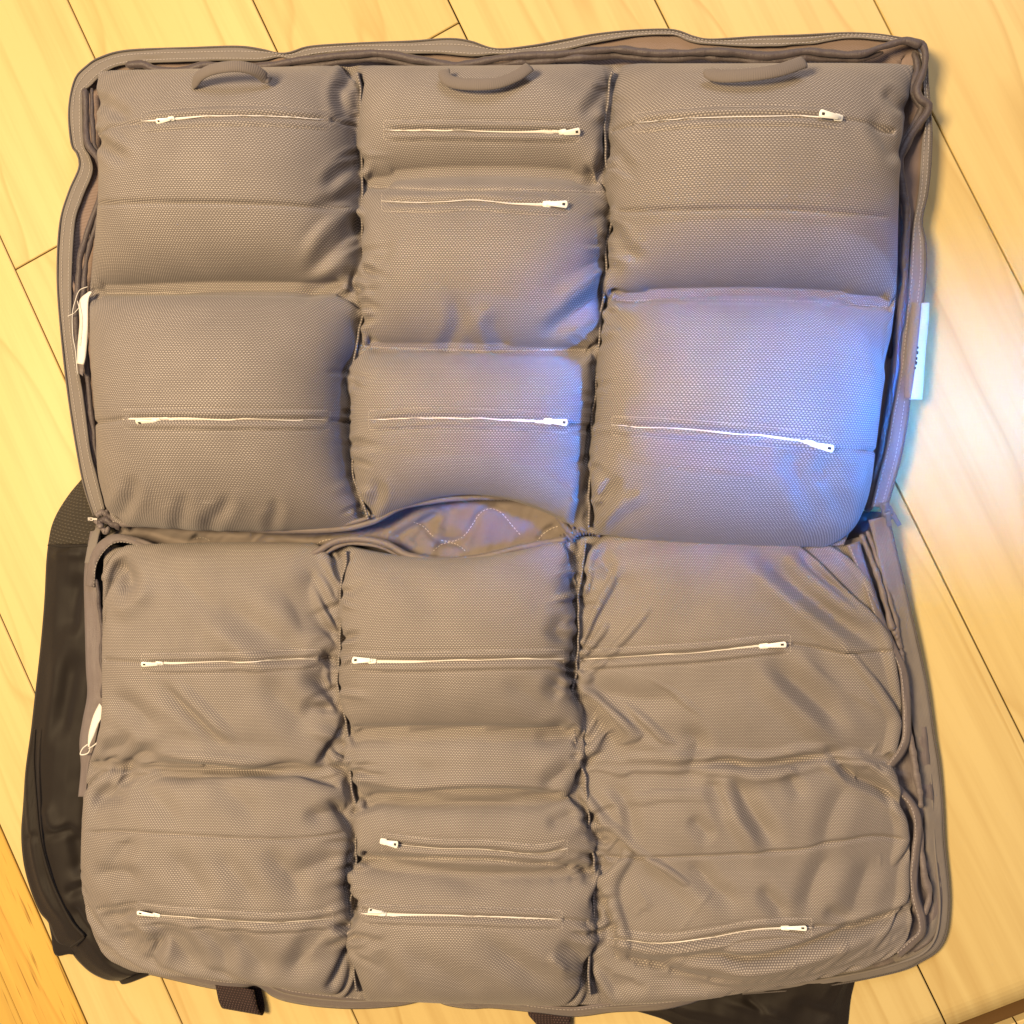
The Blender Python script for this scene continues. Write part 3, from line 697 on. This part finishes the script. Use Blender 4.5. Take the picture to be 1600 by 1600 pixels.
# ------------------------------------------------------------------ shell, zip flanges, bindings and piping
def tape_stitch(A, cols, parent, mat, step=.0030, ln=.0019, r=.00024):
    mb = MB()
    for c in cols: stitches(mb, A[:,c]+[0,0,.0004], np.tile([0,0,1.],(len(A),1)), step, ln, r)
    o = sub(mb.build('tape_stitching', mat, None, False), parent); o.matrix_parent_inverse = Matrix(); o['kind'] = 'stuff'
def offs(poly, d, n=200):
    p = cr(poly, n); t = np.gradient(p, axis=0); t /= np.linalg.norm(t,axis=1)[:,None]+1e-9
    return p + np.stack([-t[:,1], t[:,0]],1)*d
def wob(poly, n, amp, scale, seed):
    p = cr(poly, n); t = np.gradient(p, axis=0); t /= np.linalg.norm(t,axis=1)[:,None]+1e-9
    return p + np.stack([-t[:,1], t[:,0]],1)*(amp*noise1(n, scale, seed))[:,None]
UO = [(147,806),(132,760),(120,700),(106,610),(95,510),(90,430),(94,350),(108,300),(124,262),(121,240),(112,225),(108,172),(117,125),(135,104),(157,90),(200,79),(300,75),(372,73),(410,78),(435,84),(455,82),(485,73),(560,68),(640,65),(700,61),(735,65),(775,77),(830,72),(880,63),(930,54),(990,48),(1050,47),(1085,58),(1112,62),(1180,58),(1260,55),(1320,52),(1370,54),(1410,60),(1436,64),(1447,78),(1449,120),(1452,160),(1455,200),(1454,250),(1449,300),(1440,345),(1446,380),(1446,430),(1441,480),(1434,540),(1424,600),(1417,660),(1408,710),(1396,755),(1385,792)]
UI = [(163,795),(152,750),(140,700),(129,620),(113,520),(111,430),(116,350),(128,310),(144,268),(140,245),(130,225),(128,172),(129,143),(140,134),(165,112),(200,100),(300,95),(372,95),(410,95),(437,89),(462,91),(490,86),(560,79),(640,82),(690,84),(740,88),(780,84),(830,82),(885,77),(930,66),(990,56),(1050,54),(1080,64),(1112,68),(1180,71),(1260,69),(1320,58),(1370,60),(1405,66),(1428,72),(1437,85),(1441,120),(1444,160),(1445,195),(1442,225),(1437,300),(1428,345),(1424,380),(1421,430),(1415,480),(1409,540),(1403,600),(1391,660),(1382,710),(1370,755),(1361,792)]
o, A = strip('zipper_flange', UO, UI, .024, .0255, M_tape, None, n=520, m=7, rough=.0012, seed=3, fr=16); cpart(o)
tape_stitch(A, (2,5), o, M_dthread)
q = cr(UO, 700); sub(tube('zipper_teeth', P(q[:,0],q[:,1],.0245), .0007, M_teeth, None, m=6), o); [setattr(c,'matrix_parent_inverse',Matrix()) for c in o.children]
o2, _ = strip('shell_wall', offs(UO, -2, 300).tolist(), offs(UO, 9, 300).tolist(), .0225, .0005, M_tape, None, n=300, m=5, seed=5, rough=.001); cpart(o2)
o3, _ = strip('shell_lining', offs(UO, 6, 300).tolist(), offs(UO, 70, 300).tolist(), .0225, .012, M_line, None, n=300, m=8, seed=6, rough=.0015); cpart(o3)
def pipe(pts, z, r, mat, seed, n=None, wamp=1.2, name='piping', flat=.9, rv=.18, zs=.0012):
    L = np.linalg.norm(np.diff(np.array(pts,float),axis=0),axis=1).sum(); n = n or max(40,int(L/5))
    p = wob(pts, n, wamp, 9, seed); zz = np.interp(np.linspace(0,1,n), np.linspace(0,1,len(np.atleast_1d(z))), np.atleast_1d(z)) + zs*noise1(n, 11, seed+1)
    rr = r*(1+rv*noise1(n, 4, seed+2)) ; rr[0]*=.5; rr[-1]*=.5
    return cpart(tube(name, P(p[:,0],p[:,1],zz), rr, mat, None, m=12, flat=flat))
TOP_A = [(197,103),(224,101),(245,108),(290,109),(320,102),(350,104),(400,104),(440,99),(500,91),(560,84),(600,83),(650,93),(700,101),(740,98),(800,89),(850,86),(900,81),(960,77),(1000,80),(1050,83),(1100,80),(1150,83),(1200,87),(1260,80),(1290,83),(1345,84),(1380,73),(1415,63),(1440,70)]
pipe(TOP_A, .035, .0029, M_pipe, 11)
pipe([(x,y+9.5) for x,y in TOP_A[:-2]], .031, .0024, M_pipe, 14, rv=.3)
pipe([(1420,64),(1442,72),(1445,98),(1440,120),(1433,140),(1438,155),(1450,163),(1448,176),(1432,198),(1414,228),(1406,256),(1411,300),(1417,340),(1413,400),(1412,450),(1406,500),(1399,560),(1392,620),(1380,680),(1368,740),(1355,800)], [.034,.034,.033,.032,.029,.026,.022,.018], .0029, M_pipe, 17)
pipe([(1428,80),(1434,110),(1424,140),(1432,158),(1440,170),(1424,196),(1405,235),(1398,270),(1404,320),(1406,400),(1402,470),(1390,560)], [.030,.028,.024,.018], .0024, M_pipe, 19, rv=.3)
pipe([(134,138),(135,200),(138,226),(152,248),(160,280),(156,312),(142,350),(126,400),(121,450),(120,500),(122,560),(131,640),(141,700),(152,755),(166,795)], [.033,.033,.032,.028,.022,.019,.018], .0027, M_pipe, 21)
pipe([(144,138),(145,200),(147,228),(161,250),(169,282),(165,314),(151,352),(136,400),(131,455),(133,520),(138,600),(146,680),(156,745)], [.030,.030,.028,.024,.018], .0024, M_pipe, 23, rv=.3)
pipe([(128,560),(133,620),(142,680),(150,730)], .019, .0018, M_line, 25)
pipe([(113,430),(118,460),(114,490),(118,540),(113,560),(120,600)], .021, .0016, M_line, 27, wamp=2.5)

# middle fold: quilted lining seen through the opening, corded edges
QT = [(160,812),(250,815),(340,822),(440,826),(530,823),(578,810),(620,790),(680,776),(750,773),(820,775),(855,785),(878,805),(898,832)]
QB = [(150,838),(210,842),(262,868),(300,862),(367,868),(402,858),(441,860),(472,874),(505,862),(560,848),(610,858),(650,874),(700,880),(745,876),(800,864),(865,852),(898,842)]
n, m = 260, 60; a = cr(QT, n); b = cr(QB, n); A = np.zeros((n,m,3))
for k in range(m):
    t = k/(m-1); q = a*(1-t)+b*t
    z = .0165 - .004*np.sin(np.pi*t) + .0016*noise2(q[:,0]/26+t*1.5, q[:,1]/60, 5, 3); A[:,k] = P(q[:,0],q[:,1],z)
for pts,h,am in (([(596,840),(640,812),(690,785)],10,.004),([(610,845),(650,822),(690,800)],6,-.003),([(640,850),(665,825),(690,800)],8,-.0025),([(690,830),(700,805),(705,790)],8,-.002),
                 ([(640,815),(660,820),(675,838),(695,846),(720,842),(735,825),(750,800),(775,795),(795,815),(815,838)],5,-.003),([(675,860),(695,848),(715,850),(730,862)],5,-.003),([(840,845),(850,830),(870,822)],5,-.003),
                 ([(200,825),(300,850),(360,850)],8,-.004),([(240,822),(330,835),(420,840)],9,.003),([(420,835),(480,845),(540,835)],8,-.004),([(300,835),(315,850),(305,860)],7,-.003)):
    stroke(A, pts, h, am, .2)
V,Fc,U = sheet_vf(A, .002); ql = cpart(mesh('quilted_lining', V, Fc, M_quilt, None, U), 'quilted lining showing in the opening between the panels')
BV['q'] = BVHTree.FromPolygons([tuple(v) for v in A.reshape(-1,3)], [tuple(f) for f in gridfaces(n,m).tolist()])
seam_stitch('quilt_stitching', 'q', [[(645,815),(662,821),(675,838),(695,846),(720,842),(735,825),(750,800),(765,793),(780,797),(795,815),(815,838)],[(676,862),(686,851),(700,846),(715,850),(728,862)],[(838,848),(850,832),(872,822)],
            [(240,852),(252,848),(264,854)],[(362,858),(375,849),(392,848),(402,854)],[(482,865),(495,849),(510,843),(535,842)],[(300,842),(318,838),(330,846)]], ql, M_thread, .0030, .0019, .00032).matrix_parent_inverse = Matrix()
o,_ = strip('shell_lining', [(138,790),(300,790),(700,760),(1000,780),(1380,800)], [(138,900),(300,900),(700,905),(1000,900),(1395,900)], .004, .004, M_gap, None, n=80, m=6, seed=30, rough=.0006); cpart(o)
pipe([(186,818),(230,819),(300,823),(360,824),(430,829),(520,827),(575,817),(600,806),(625,792),(660,784),(700,779),(750,776),(810,777),(845,786),(868,802),(884,824),(895,834)], [.028,.028,.030,.034,.036,.034,.026], .0028, M_bind, 31, wamp=.4, rv=.06)
pipe([(300,816),(420,822),(520,821),(572,810),(600,797),(625,784),(665,776),(720,771),(800,770),(845,777),(872,792),(888,812),(896,826)], [.030,.036,.038,.030], .0017, M_bind, 33, wamp=.5)
pipe([(330,868),(367,864),(402,853),(441,855),(472,871),(497,861),(525,846),(562,842),(604,850),(640,868),(690,875),(745,871),(800,859),(850,848),(885,842)], .0305, .0028, M_bind, 35, wamp=.4, rv=.06)
pipe([(372,871),(405,861),(440,863),(470,879),(500,869),(530,853),(560,849),(600,857),(640,876),(690,883),(745,880),(800,868),(850,856)], .0285, .0014, M_bind, 37, wamp=.6)
# gathered elastic where the panels meet
q = cr([(872,848),(888,840),(900,830),(915,826),(932,829),(940,836)], 70); rr = .0045*(1+.20*np.sin(np.arange(70)*1.15)+.12*noise1(70,5,4)); rr[:6]*=np.linspace(.5,1,6); rr[-6:]*=np.linspace(1,.5,6)
cpart(tube('elastic_gather', P(q[:,0],q[:,1],.024), rr, M_bind, None, m=14))
o,_ = strip('binding_tape', [(934,826),(965,832),(1000,840),(1018,846)], [(936,846),(965,850),(995,851),(1016,850)], .024, .021, M_bind, None, n=40, seed=8); cpart(o)
o,_ = strip('binding_tape', [(133,915),(138,880),(150,852),(176,835),(208,838),(245,851),(268,870),(276,886)], [(147,918),(150,885),(162,862),(180,848),(205,849),(238,862),(258,878),(266,890)], [.020,.024,.028,.028,.026,.024], [.022,.026,.030,.030,.028,.026], M_bind, None, n=120, m=6, seed=9, rough=.0012, crown=.001); cpart(o); tape_stitch(_, (5,), o, M_dthread)
o,_ = strip('binding_tape', [(146,830),(138,850),(132,880)], [(160,815),(152,845),(146,880)], .022, .024, M_tape, None, n=40, seed=10); cpart(o)
# gathered knot of cloth and slider at the left hinge
for k,(pts,r) in enumerate((([(150,806),(160,800),(172,806),(186,812),(196,808)],.0028),([(152,818),(165,812),(176,820),(190,822)],.0030),([(148,812),(158,822),(166,832),(172,826)],.0026),([(166,796),(172,808),(184,806)],.0020))):
    pipe(pts, .026, r, M_pipe if k%2 else M_bind, 50+k, n=30, wamp=1.5, name='hinge_gather', rv=.3)

def slider(x, y, z, ang, sc, mat):
    mb = MB()
    def bx(cx,cy,cz,sx,sy,sz,b=.25):
        V=[];
        for zz,s in ((-1,1-b),(-.6,1),(.6,1),(1,1-b)):
            V += [(cx-sx*s,cy-sy*s,cz+sz*zz),(cx+sx*s,cy-sy*s,cz+sz*zz),(cx+sx*s,cy+sy*s,cz+sz*zz),(cx-sx*s,cy+sy*s,cz+sz*zz)]
        Fc=[(3,2,1,0),(12,13,14,15)]
        for r in range(3):
            for k in range(4): a=r*4+k; b_=r*4+(k+1)%4; Fc.append((a,b_,b_+4,a+4))
        mb.add(V,Fc)
    bx(0,.0036,.0012,.0034,.0022,.0016); bx(-.0018,-.0010,.0010,.0014,.0040,.0014); bx(.0018,-.0010,.0010,.0014,.0040,.0014)
    bx(0,.002,.0034,.0010,.0030,.0009); bx(.0006,-.0075,.0030,.0019,.0052,.0006,.1)
    V = np.vstack(mb.V)*sc; c,s = math.cos(ang), math.sin(ang)
    V = np.stack([V[:,0]*c-V[:,1]*s, V[:,0]*s+V[:,1]*c, V[:,2]],1)+P(x,y,z)
    return cpart(mesh('zipper_slider', V, mb.F, mat, None, None, False))
slider(1383, 797, .026, .15, 1.0, M_metal); slider(1391, 802, .025, .55, .9, M_metal); slider(143, 811, .027, 1.5, .5, M_metal)

# lower half: flange, bindings and folds on the right, flat tape on the left, edge tape below
LOo = [(1388,806),(1398,850),(1410,900),(1424,960),(1438,1020),(1450,1080),(1460,1150),(1468,1200),(1473,1260),(1476,1320),(1482,1380),(1483,1420),(1478,1460),(1465,1485),(1440,1502),(1410,1516),(1350,1530),(1300,1539),(1240,1547),(1160,1553)]
LOi = [(1357,813),(1367,850),(1380,900),(1393,950),(1408,1020),(1418,1080),(1430,1150),(1437,1200),(1441,1260),(1444,1310),(1448,1350),(1457,1385),(1459,1415),(1452,1440),(1441,1458),(1420,1478),(1380,1502),(1320,1520),(1250,1530),(1160,1546)]
o,_ = strip('zipper_flange', LOo, LOi, [.022,.012,.008,.006,.006,.006,.006,.006], [.024,.016,.012,.010,.010,.010,.010,.010], M_tape, None, n=360, m=7, rough=.0012, seed=13, fr=16); cpart(o)
tape_stitch(A, (2,5), o, M_dthread)
q = cr(LOo, 500); t_ = sub(tube('zipper_teeth', P(q[:,0],q[:,1],np.interp(np.linspace(0,1,500),np.linspace(0,1,8),[.022,.0125,.0085,.0065,.0065,.0065,.0065,.0065])), .0007, M_teeth, None, m=6), o); t_.matrix_parent_inverse = Matrix()
B1 = [(1322,852),(1337,885),(1351,920),(1365,962),(1386,1007),(1404,1046),(1409,1095),(1410,1147),(1402,1172),(1386,1193),(1374,1212)]
o,_ = strip('binding_tape', [(1343,846),(1353,880),(1366,918),(1379,958),(1398,1003),(1417,1046),(1423,1095),(1423,1150),(1414,1178),(1397,1200),(1384,1220)], B1, .021, .024, M_bind, None, n=160, m=6, seed=15, rough=.0010, crown=.0012); cpart(o); tape_stitch(_, (4,), o, M_dthread)
B2 = [(1374,1214),(1404,1241),(1421,1262),(1428,1290),(1424,1336),(1421,1381),(1425,1410),(1433,1434),(1434,1455),(1420,1469),(1400,1487)]
o,_ = strip('binding_tape', [(1384,1206),(1412,1232),(1433,1258),(1441,1290),(1437,1336),(1434,1378),(1437,1402),(1446,1432),(1446,1460),(1430,1478),(1408,1497)], B2, .019, .022, M_bind, None, n=150, m=6, seed=16, rough=.0010, crown=.0012); cpart(o); tape_stitch(_, (4,), o, M_dthread)
gapO = [(1380,830),(1400,900),(1420,980),(1440,1080),(1450,1160),(1460,1260),(1464,1330),(1472,1400),(1464,1455),(1440,1482),(1380,1510),(1280,1532),(1160,1550)]
gapI = [(1300,850),(1330,900),(1360,980),(1385,1080),(1370,1180),(1380,1260),(1400,1330),(1400,1400),(1400,1440),(1380,1460),(1340,1480),(1260,1505),(1150,1525)]
o,_ = strip('shell_lining', gapO, gapI, .008, .012, M_bind, None, n=300, m=16, seed=18, rough=.0030, fr=10); cpart(o)
for k,(pts,z,r) in enumerate((([(1345,835),(1360,870),(1372,905),(1385,945),(1395,985)],.020,.0022),([(1354,830),(1370,870),(1384,915),(1397,960),(1402,1000)],.018,.0020),([(1396,980),(1404,1010),(1408,1040)],.017,.0026),
     ([(1418,1130),(1426,1180),(1436,1230),(1438,1262)],.017,.0022),([(1425,1260),(1434,1285),(1440,1330),(1446,1370),(1452,1400),(1444,1430)],.016,.0026))):
    pipe(pts, z, r, M_bind, 70+k, wamp=1.5, name='inner_cord', rv=.25)
LW = [(141,830),(134,870),(131,905),(132,960),(134,1040),(136,1085),(129,1125),(124,1160),(126,1200),(122,1245)]
LI = [(158,828),(150,870),(148,905),(158,960),(162,1040),(163,1085),(160,1105),(150,1150),(140,1190),(132,1245)]
o,_ = strip('binding_tape', LW, LI, .017, .020, M_bind, None, n=160, m=7, seed=20, rough=.0010); cpart(o)
pipe([(150,905),(155,950),(161,990),(158,1030),(163,1060),(158,1090)], .022, .0016, M_pipe, 81, wamp=1.6)
BO = [(232,1523),(330,1545),(372,1548),(400,1541),(425,1557),(450,1566),(500,1574),(560,1577),(620,1573),(655,1566),(674,1563),(700,1572),(735,1577),(770,1576),(840,1583),(900,1589),(960,1582),(1030,1579),(1075,1570),(1105,1560),(1150,1552)]
BI = [(236,1510),(330,1528),(372,1532),(405,1528),(430,1536),(455,1544),(500,1550),(560,1555),(625,1556),(655,1550),(674,1546),(700,1555),(735,1562),(775,1560),(840,1571),(895,1575),(955,1568),(1030,1564),(1075,1560),(1105,1555),(1150,1545)]
o,_ = strip('edge_tape', BO, BI, .008, .0195, M_bind, None, n=260, m=7, seed=22, rough=.0008, crown=.001); cpart(o); tape_stitch(_, (5,), o, M_dthread)
# the case's outer cloth below the lower panel, down to the floor
LWALL = [(150,820),(141,870),(137,905),(138,960),(140,1040),(141,1085),(136,1125),(132,1160),(132,1200),(130,1245),(132,1300),(142,1345),(140,1400),(165,1475),(235,1512),(330,1532),(400,1535),(455,1556),(560,1566),(674,1556),(770,1568),(900,1577),(1030,1570),(1150,1548),(1300,1530),(1400,1508),(1455,1480),(1470,1420),(1462,1320),(1455,1200),(1440,1080),(1412,960),(1388,860)]
o,_ = strip('shell_wall', LWALL, offs(LWALL, -6, 300).tolist(), [.017]*10+[.010,.008,.006,.006], .0005, M_tape, None, n=320, m=4, seed=24); cpart(o)

# carrying loops
def loop(pts, lift, r, seed, flat=.6):
    p = cr(pts, 60); L = [on('u', x, max(y,130), 0)[0][2] for x,y in p]; L = np.convolve(np.pad(L,8,'edge'), np.ones(17)/17, 'valid')
    z = L + lift*np.sin(np.pi*np.linspace(0,1,60))**.6 + .0045
    return cpart(tube('carry_loop', P(p[:,0],p[:,1],z), r, M_loop, None, m=14, flat=flat*.65))
lo = loop([(303,131),(312,119),(328,110),(350,105),(375,104),(398,110),(417,124)], .013, .0044, 1)
for l_, pts in ((lo,[(316,118),(350,105),(380,105),(410,117)]),):
    pass
loop([(694,110),(695,120),(706,128),(735,132),(775,130),(806,119),(827,105)], .006, .0046, 2)
loop([(1108,110),(1112,116),(1135,119),(1180,116),(1220,109),(1256,97)], .006, .0048, 3)
# tags
def tag(name, left, right, zl, zr, mat, label, seed=1, th=.0005, n=40, crown=.001):
    o,_ = strip(name, left, right, zl, zr, mat, None, n=n, m=6, th=th, seed=seed, rough=.0006, crown=crown); return cpart(o, label)
ct = tag('care_tag', [(139,455),(124,470),(124,505),(121,540),(120,568)], [(144,456),(138,472),(137,520),(134,555),(131,570)], .036, .037, M_white, 'white care tag hanging at the left edge of the upper panel', 3)
tag('tag_backing', [(121,566),(122,582)], [(132,566),(130,588)], .033, .034, M_bind, None, 4)
def thread(pts, z, r=.00035):
    p = cr(pts, 40); return cpart(tube('loose_thread', P(p[:,0],p[:,1],z), r, M_white, None, m=6))
thread([(137,448),(124,454),(117,472),(113,492),(114,525),(118,550),(121,585)], .036); thread([(106,494),(116,489),(124,480)], .034); thread([(121,470),(127,500),(124,540)], .039)
tag('care_tag', [(155,1099),(147,1115),(142,1130),(138,1148),(137,1166)], [(161,1107),(158,1122),(151,1138),(147,1150),(139,1168)], .030, .031, M_white, 'white folded tag at the left edge of the lower panel', 5)
thread([(137,1163),(129,1170),(126,1179),(137,1177),(141,1168),(137,1163)], .027, .0006); thread([(139,1170),(150,1162),(159,1152)], .028, .0006); thread([(152,1132),(158,1122)], .033)
bt = tag('brand_tag', [(1452,473),(1451,500),(1447,540),(1444,580),(1441,624)], [(1437,473),(1434,510),(1430,550),(1426,590),(1421,624)], .0225, .029, M_cream, 'cream woven tag folded over the right zip flange', 6, .0008, crown=.002)
tag('tag_backing', [(1440,472),(1437,510),(1433,550),(1428,590),(1423,623)], [(1424,473),(1420,510),(1416,550),(1413,590),(1413,623)], .0305, .0275, M_tape, None, 7)
mb = MB()
for x,y,s in ((1434,543,1.6),(1433,551,2.4),(1432,560,2.0),(1431,567,2.6),(1430,575,1.6)):
    q = [(x-1,y-s*1.3),(x+s,y-s*.7),(x+s*.6,y+s*1.2),(x-1,y+s)]; V = [tuple(P(a,b,.0312)) for a,b in q]; mb.add(V+[tuple(np.array(v)-[0,0,.0004]) for v in V], [(3,2,1,0),(0,1,5,4),(1,2,6,5),(2,3,7,6),(3,0,4,7)])
pr = mb.build('tag_print', M_hole_print, None, False); sub(pr, bt); pr.matrix_parent_inverse = Matrix()

# ------------------------------------------------------------------ the dark bag underneath
bag = empty('dark_bag', tuple(P(110,1200,0)))
bag['label'] = 'dark brown nylon bag lying flat under the padded case'; bag['category'] = 'bag'
def bpart(o, label=None):
    o.parent = bag; o.matrix_parent_inverse = Matrix.Translation(-Vector(bag.location))
    if label: o['label'] = label
    return o
def slab(name, outer, inner, zprof, mat, folds, n=220, m=44, seed=1, rough=.0012):
    a = cr(outer,n); b = cr(inner,n); A = np.zeros((n,m,3)); tt = np.linspace(0,1,len(zprof))
    for k in range(m):
        t = k/(m-1); q = a*(1-t)+b*t; z = np.interp(t,tt,zprof)+rough*noise2(q[:,0]/60,q[:,1]/90,seed)*min(1,t*4); A[:,k] = P(q[:,0],q[:,1],np.maximum(z,.001))
    for pts,h,am in folds: stroke(A,pts,h,am,.3)
    A[...,2] = np.maximum(A[...,2], .0006)
    V,Fc,U = sheet_vf(A,.0006); return mesh(name,V,Fc,mat,None,U)
bpart(slab('mesh_panel', [(128,748),(108,772),(90,800),(80,824),(75,850)], [(190,748),(190,772),(190,800),(190,824),(190,850)], [.003,.012,.016,.016,.012], M_pad, [], n=60, seed=3))
BODY_O = [(75,850),(72,880),(69,940),(63,1010),(54,1090),(44,1180),(36,1260),(33,1305),(37,1350),(48,1392),(62,1425),(75,1441),(84,1462),(92,1475),(106,1482),(122,1502),(142,1520),(166,1531),(188,1533)]
BODY_I = [(195,850),(195,880),(195,940),(195,1010),(195,1090),(190,1180),(190,1260),(195,1305),(200,1350),(205,1392),(205,1410),(210,1425),(212,1440),(215,1450),(220,1460),(225,1472),(232,1486),(240,1498),(246,1506)]
bb = bpart(slab('bag_body', BODY_O, BODY_I, [.002,.011,.016,.017,.015,.010,.006,.005], M_nylon,
   [([(75,868),(110,866),(140,868)],8,.0022),([(122,890),(108,960),(112,1000)],16,-.006),([(92,1000),(84,1090),(70,1180)],10,.003),([(118,1010),(100,1090),(80,1170)],18,-.006),([(60,1120),(53,1200),(58,1310),(78,1390),(120,1460)],4,-.003),([(52,1130),(46,1210),(52,1310),(72,1395),(112,1462)],7,.003),
    ([(66,1308),(90,1300),(120,1295)],8,-.004),([(110,1290),(120,1330),(118,1380)],14,-.006),([(96,1400),(120,1390),(140,1380)],9,-.004),([(110,1410),(125,1440),(150,1470)],7,-.004),([(70,1250),(85,1290),(110,1285)],9,.003),
    ([(160,1490),(190,1510),(225,1515)],8,-.003),([(40,1305),(60,1312)],5,-.002)], seed=5))
pA = [(55,1140),(53,1190),(57,1250),(63,1310),(76,1362),(92,1402),(112,1440),(132,1463)]
def bpipe(pts, z, r, mat, name, par=None, n=80):
    p = cr(pts,n); o = tube(name, P(p[:,0],p[:,1],z), r, mat, None, m=8)
    return bpart(o) if par is None else sub(o,par)
bpipe(pA, .0165, .0011, M_nylon, 'bag_piping')
bpipe([(75,852),(100,854),(140,853),(160,852)], .0175, .0008, M_nylon, 'bag_piping')
bpipe([(132,1463),(128,1468),(110,1481)], .0155, .0010, M_nylon, 'bag_piping')
bpart(slab('bag_flap', [(76,1443),(80,1462),(86,1492),(108,1491)], [(100,1450),(108,1466),(112,1484),(116,1492)], [.001,.003,.004], M_nylon, [], n=40, m=10, seed=7, rough=.0004))
bpart(slab('bag_flap', [(186,1533),(194,1538),(225,1527),(249,1517)], [(190,1522),(200,1520),(225,1505),(246,1500)], [.002,.006,.008], M_nylon, [([(188,1528),(215,1512),(232,1508)],3,-.002)], n=50, m=14, seed=8, rough=.0005))
bpart(slab('bag_body', [(985,1578),(1015,1586),(1045,1597),(1090,1625),(1200,1660),(1318,1650),(1325,1600),(1329,1562),(1335,1535)], [(1010,1555),(1040,1552),(1080,1545),(1130,1535),(1180,1530),(1230,1525),(1260,1520),(1290,1515),(1310,1510)], [.001,.004,.008,.008,.006,.005], M_nylon,
   [([(1120,1562),(1180,1575),(1240,1600)],9,.003),([(1160,1556),(1200,1590)],6,-.003),([(1230,1570),(1290,1585),(1320,1600)],12,-.003),([(1050,1575),(1120,1585),(1180,1600)],10,.002)], n=120, seed=11, rough=.0018), 'dark nylon corner showing below the lower right of the case')
# curled webbing straps
def strap(name, pts3, wdir, wd, mat, label=None):
    p = np.array(pts3); L = np.r_[0,np.cumsum(np.linalg.norm(np.diff(p,axis=0),axis=1))]; u = np.linspace(0,L[-1],60); p = np.stack([np.interp(u,L,p[:,k]) for k in range(3)],1)
    for _ in range(6): p[1:-1] = .25*p[:-2]+.5*p[1:-1]+.25*p[2:]
    A = np.stack([p + np.asarray(wdir)*wd*(k/7) for k in range(8)],1); V,Fc,U = sheet_vf(A,.0012); return bpart(mesh(name,V,Fc,mat,None,U),label)
c0 = P(352,1546,0); w_ = P(410,1556,0)-c0; wl = np.linalg.norm(w_); w_ /= wl; d_ = P(356,1562,0)-c0; d_ /= np.linalg.norm(d_)
strap('webbing_loop', [c0-d_*.012+np.array([0,0,.013]), c0+d_*.002+np.array([0,0,.0145]), c0+d_*.009+np.array([0,0,.0125]), c0+d_*.0125+np.array([0,0,.008]), c0+d_*.0105+np.array([0,0,.003]), c0+d_*.003+np.array([0,0,.0015]), c0-d_*.012+np.array([0,0,.0015])], w_, wl*1.02, M_web, 'dark maroon webbing loop at the lower left')
c0 = P(826,1584,.004); strap('webbing_strap', [c0+[-.002,.008,.001], c0+[0,-.001,.001], c0+[.010,-.012,0], c0+[.016,-.022,0]], (1,.05,0), .022, M_web)
c0 = P(864,1587,.006); strap('webbing_strap', [c0+[0,.008,.001], c0+[0,-.002,.001], c0+[0,-.012,.001], c0+[.0,-.024,0]], (1,.02,0), .0145, M_web)
print('tris', sum(sum(len(p.vertices)-2 for p in o.data.polygons) for o in bpy.data.objects if o.type=='MESH' and len(o.data.vertices)<50000))
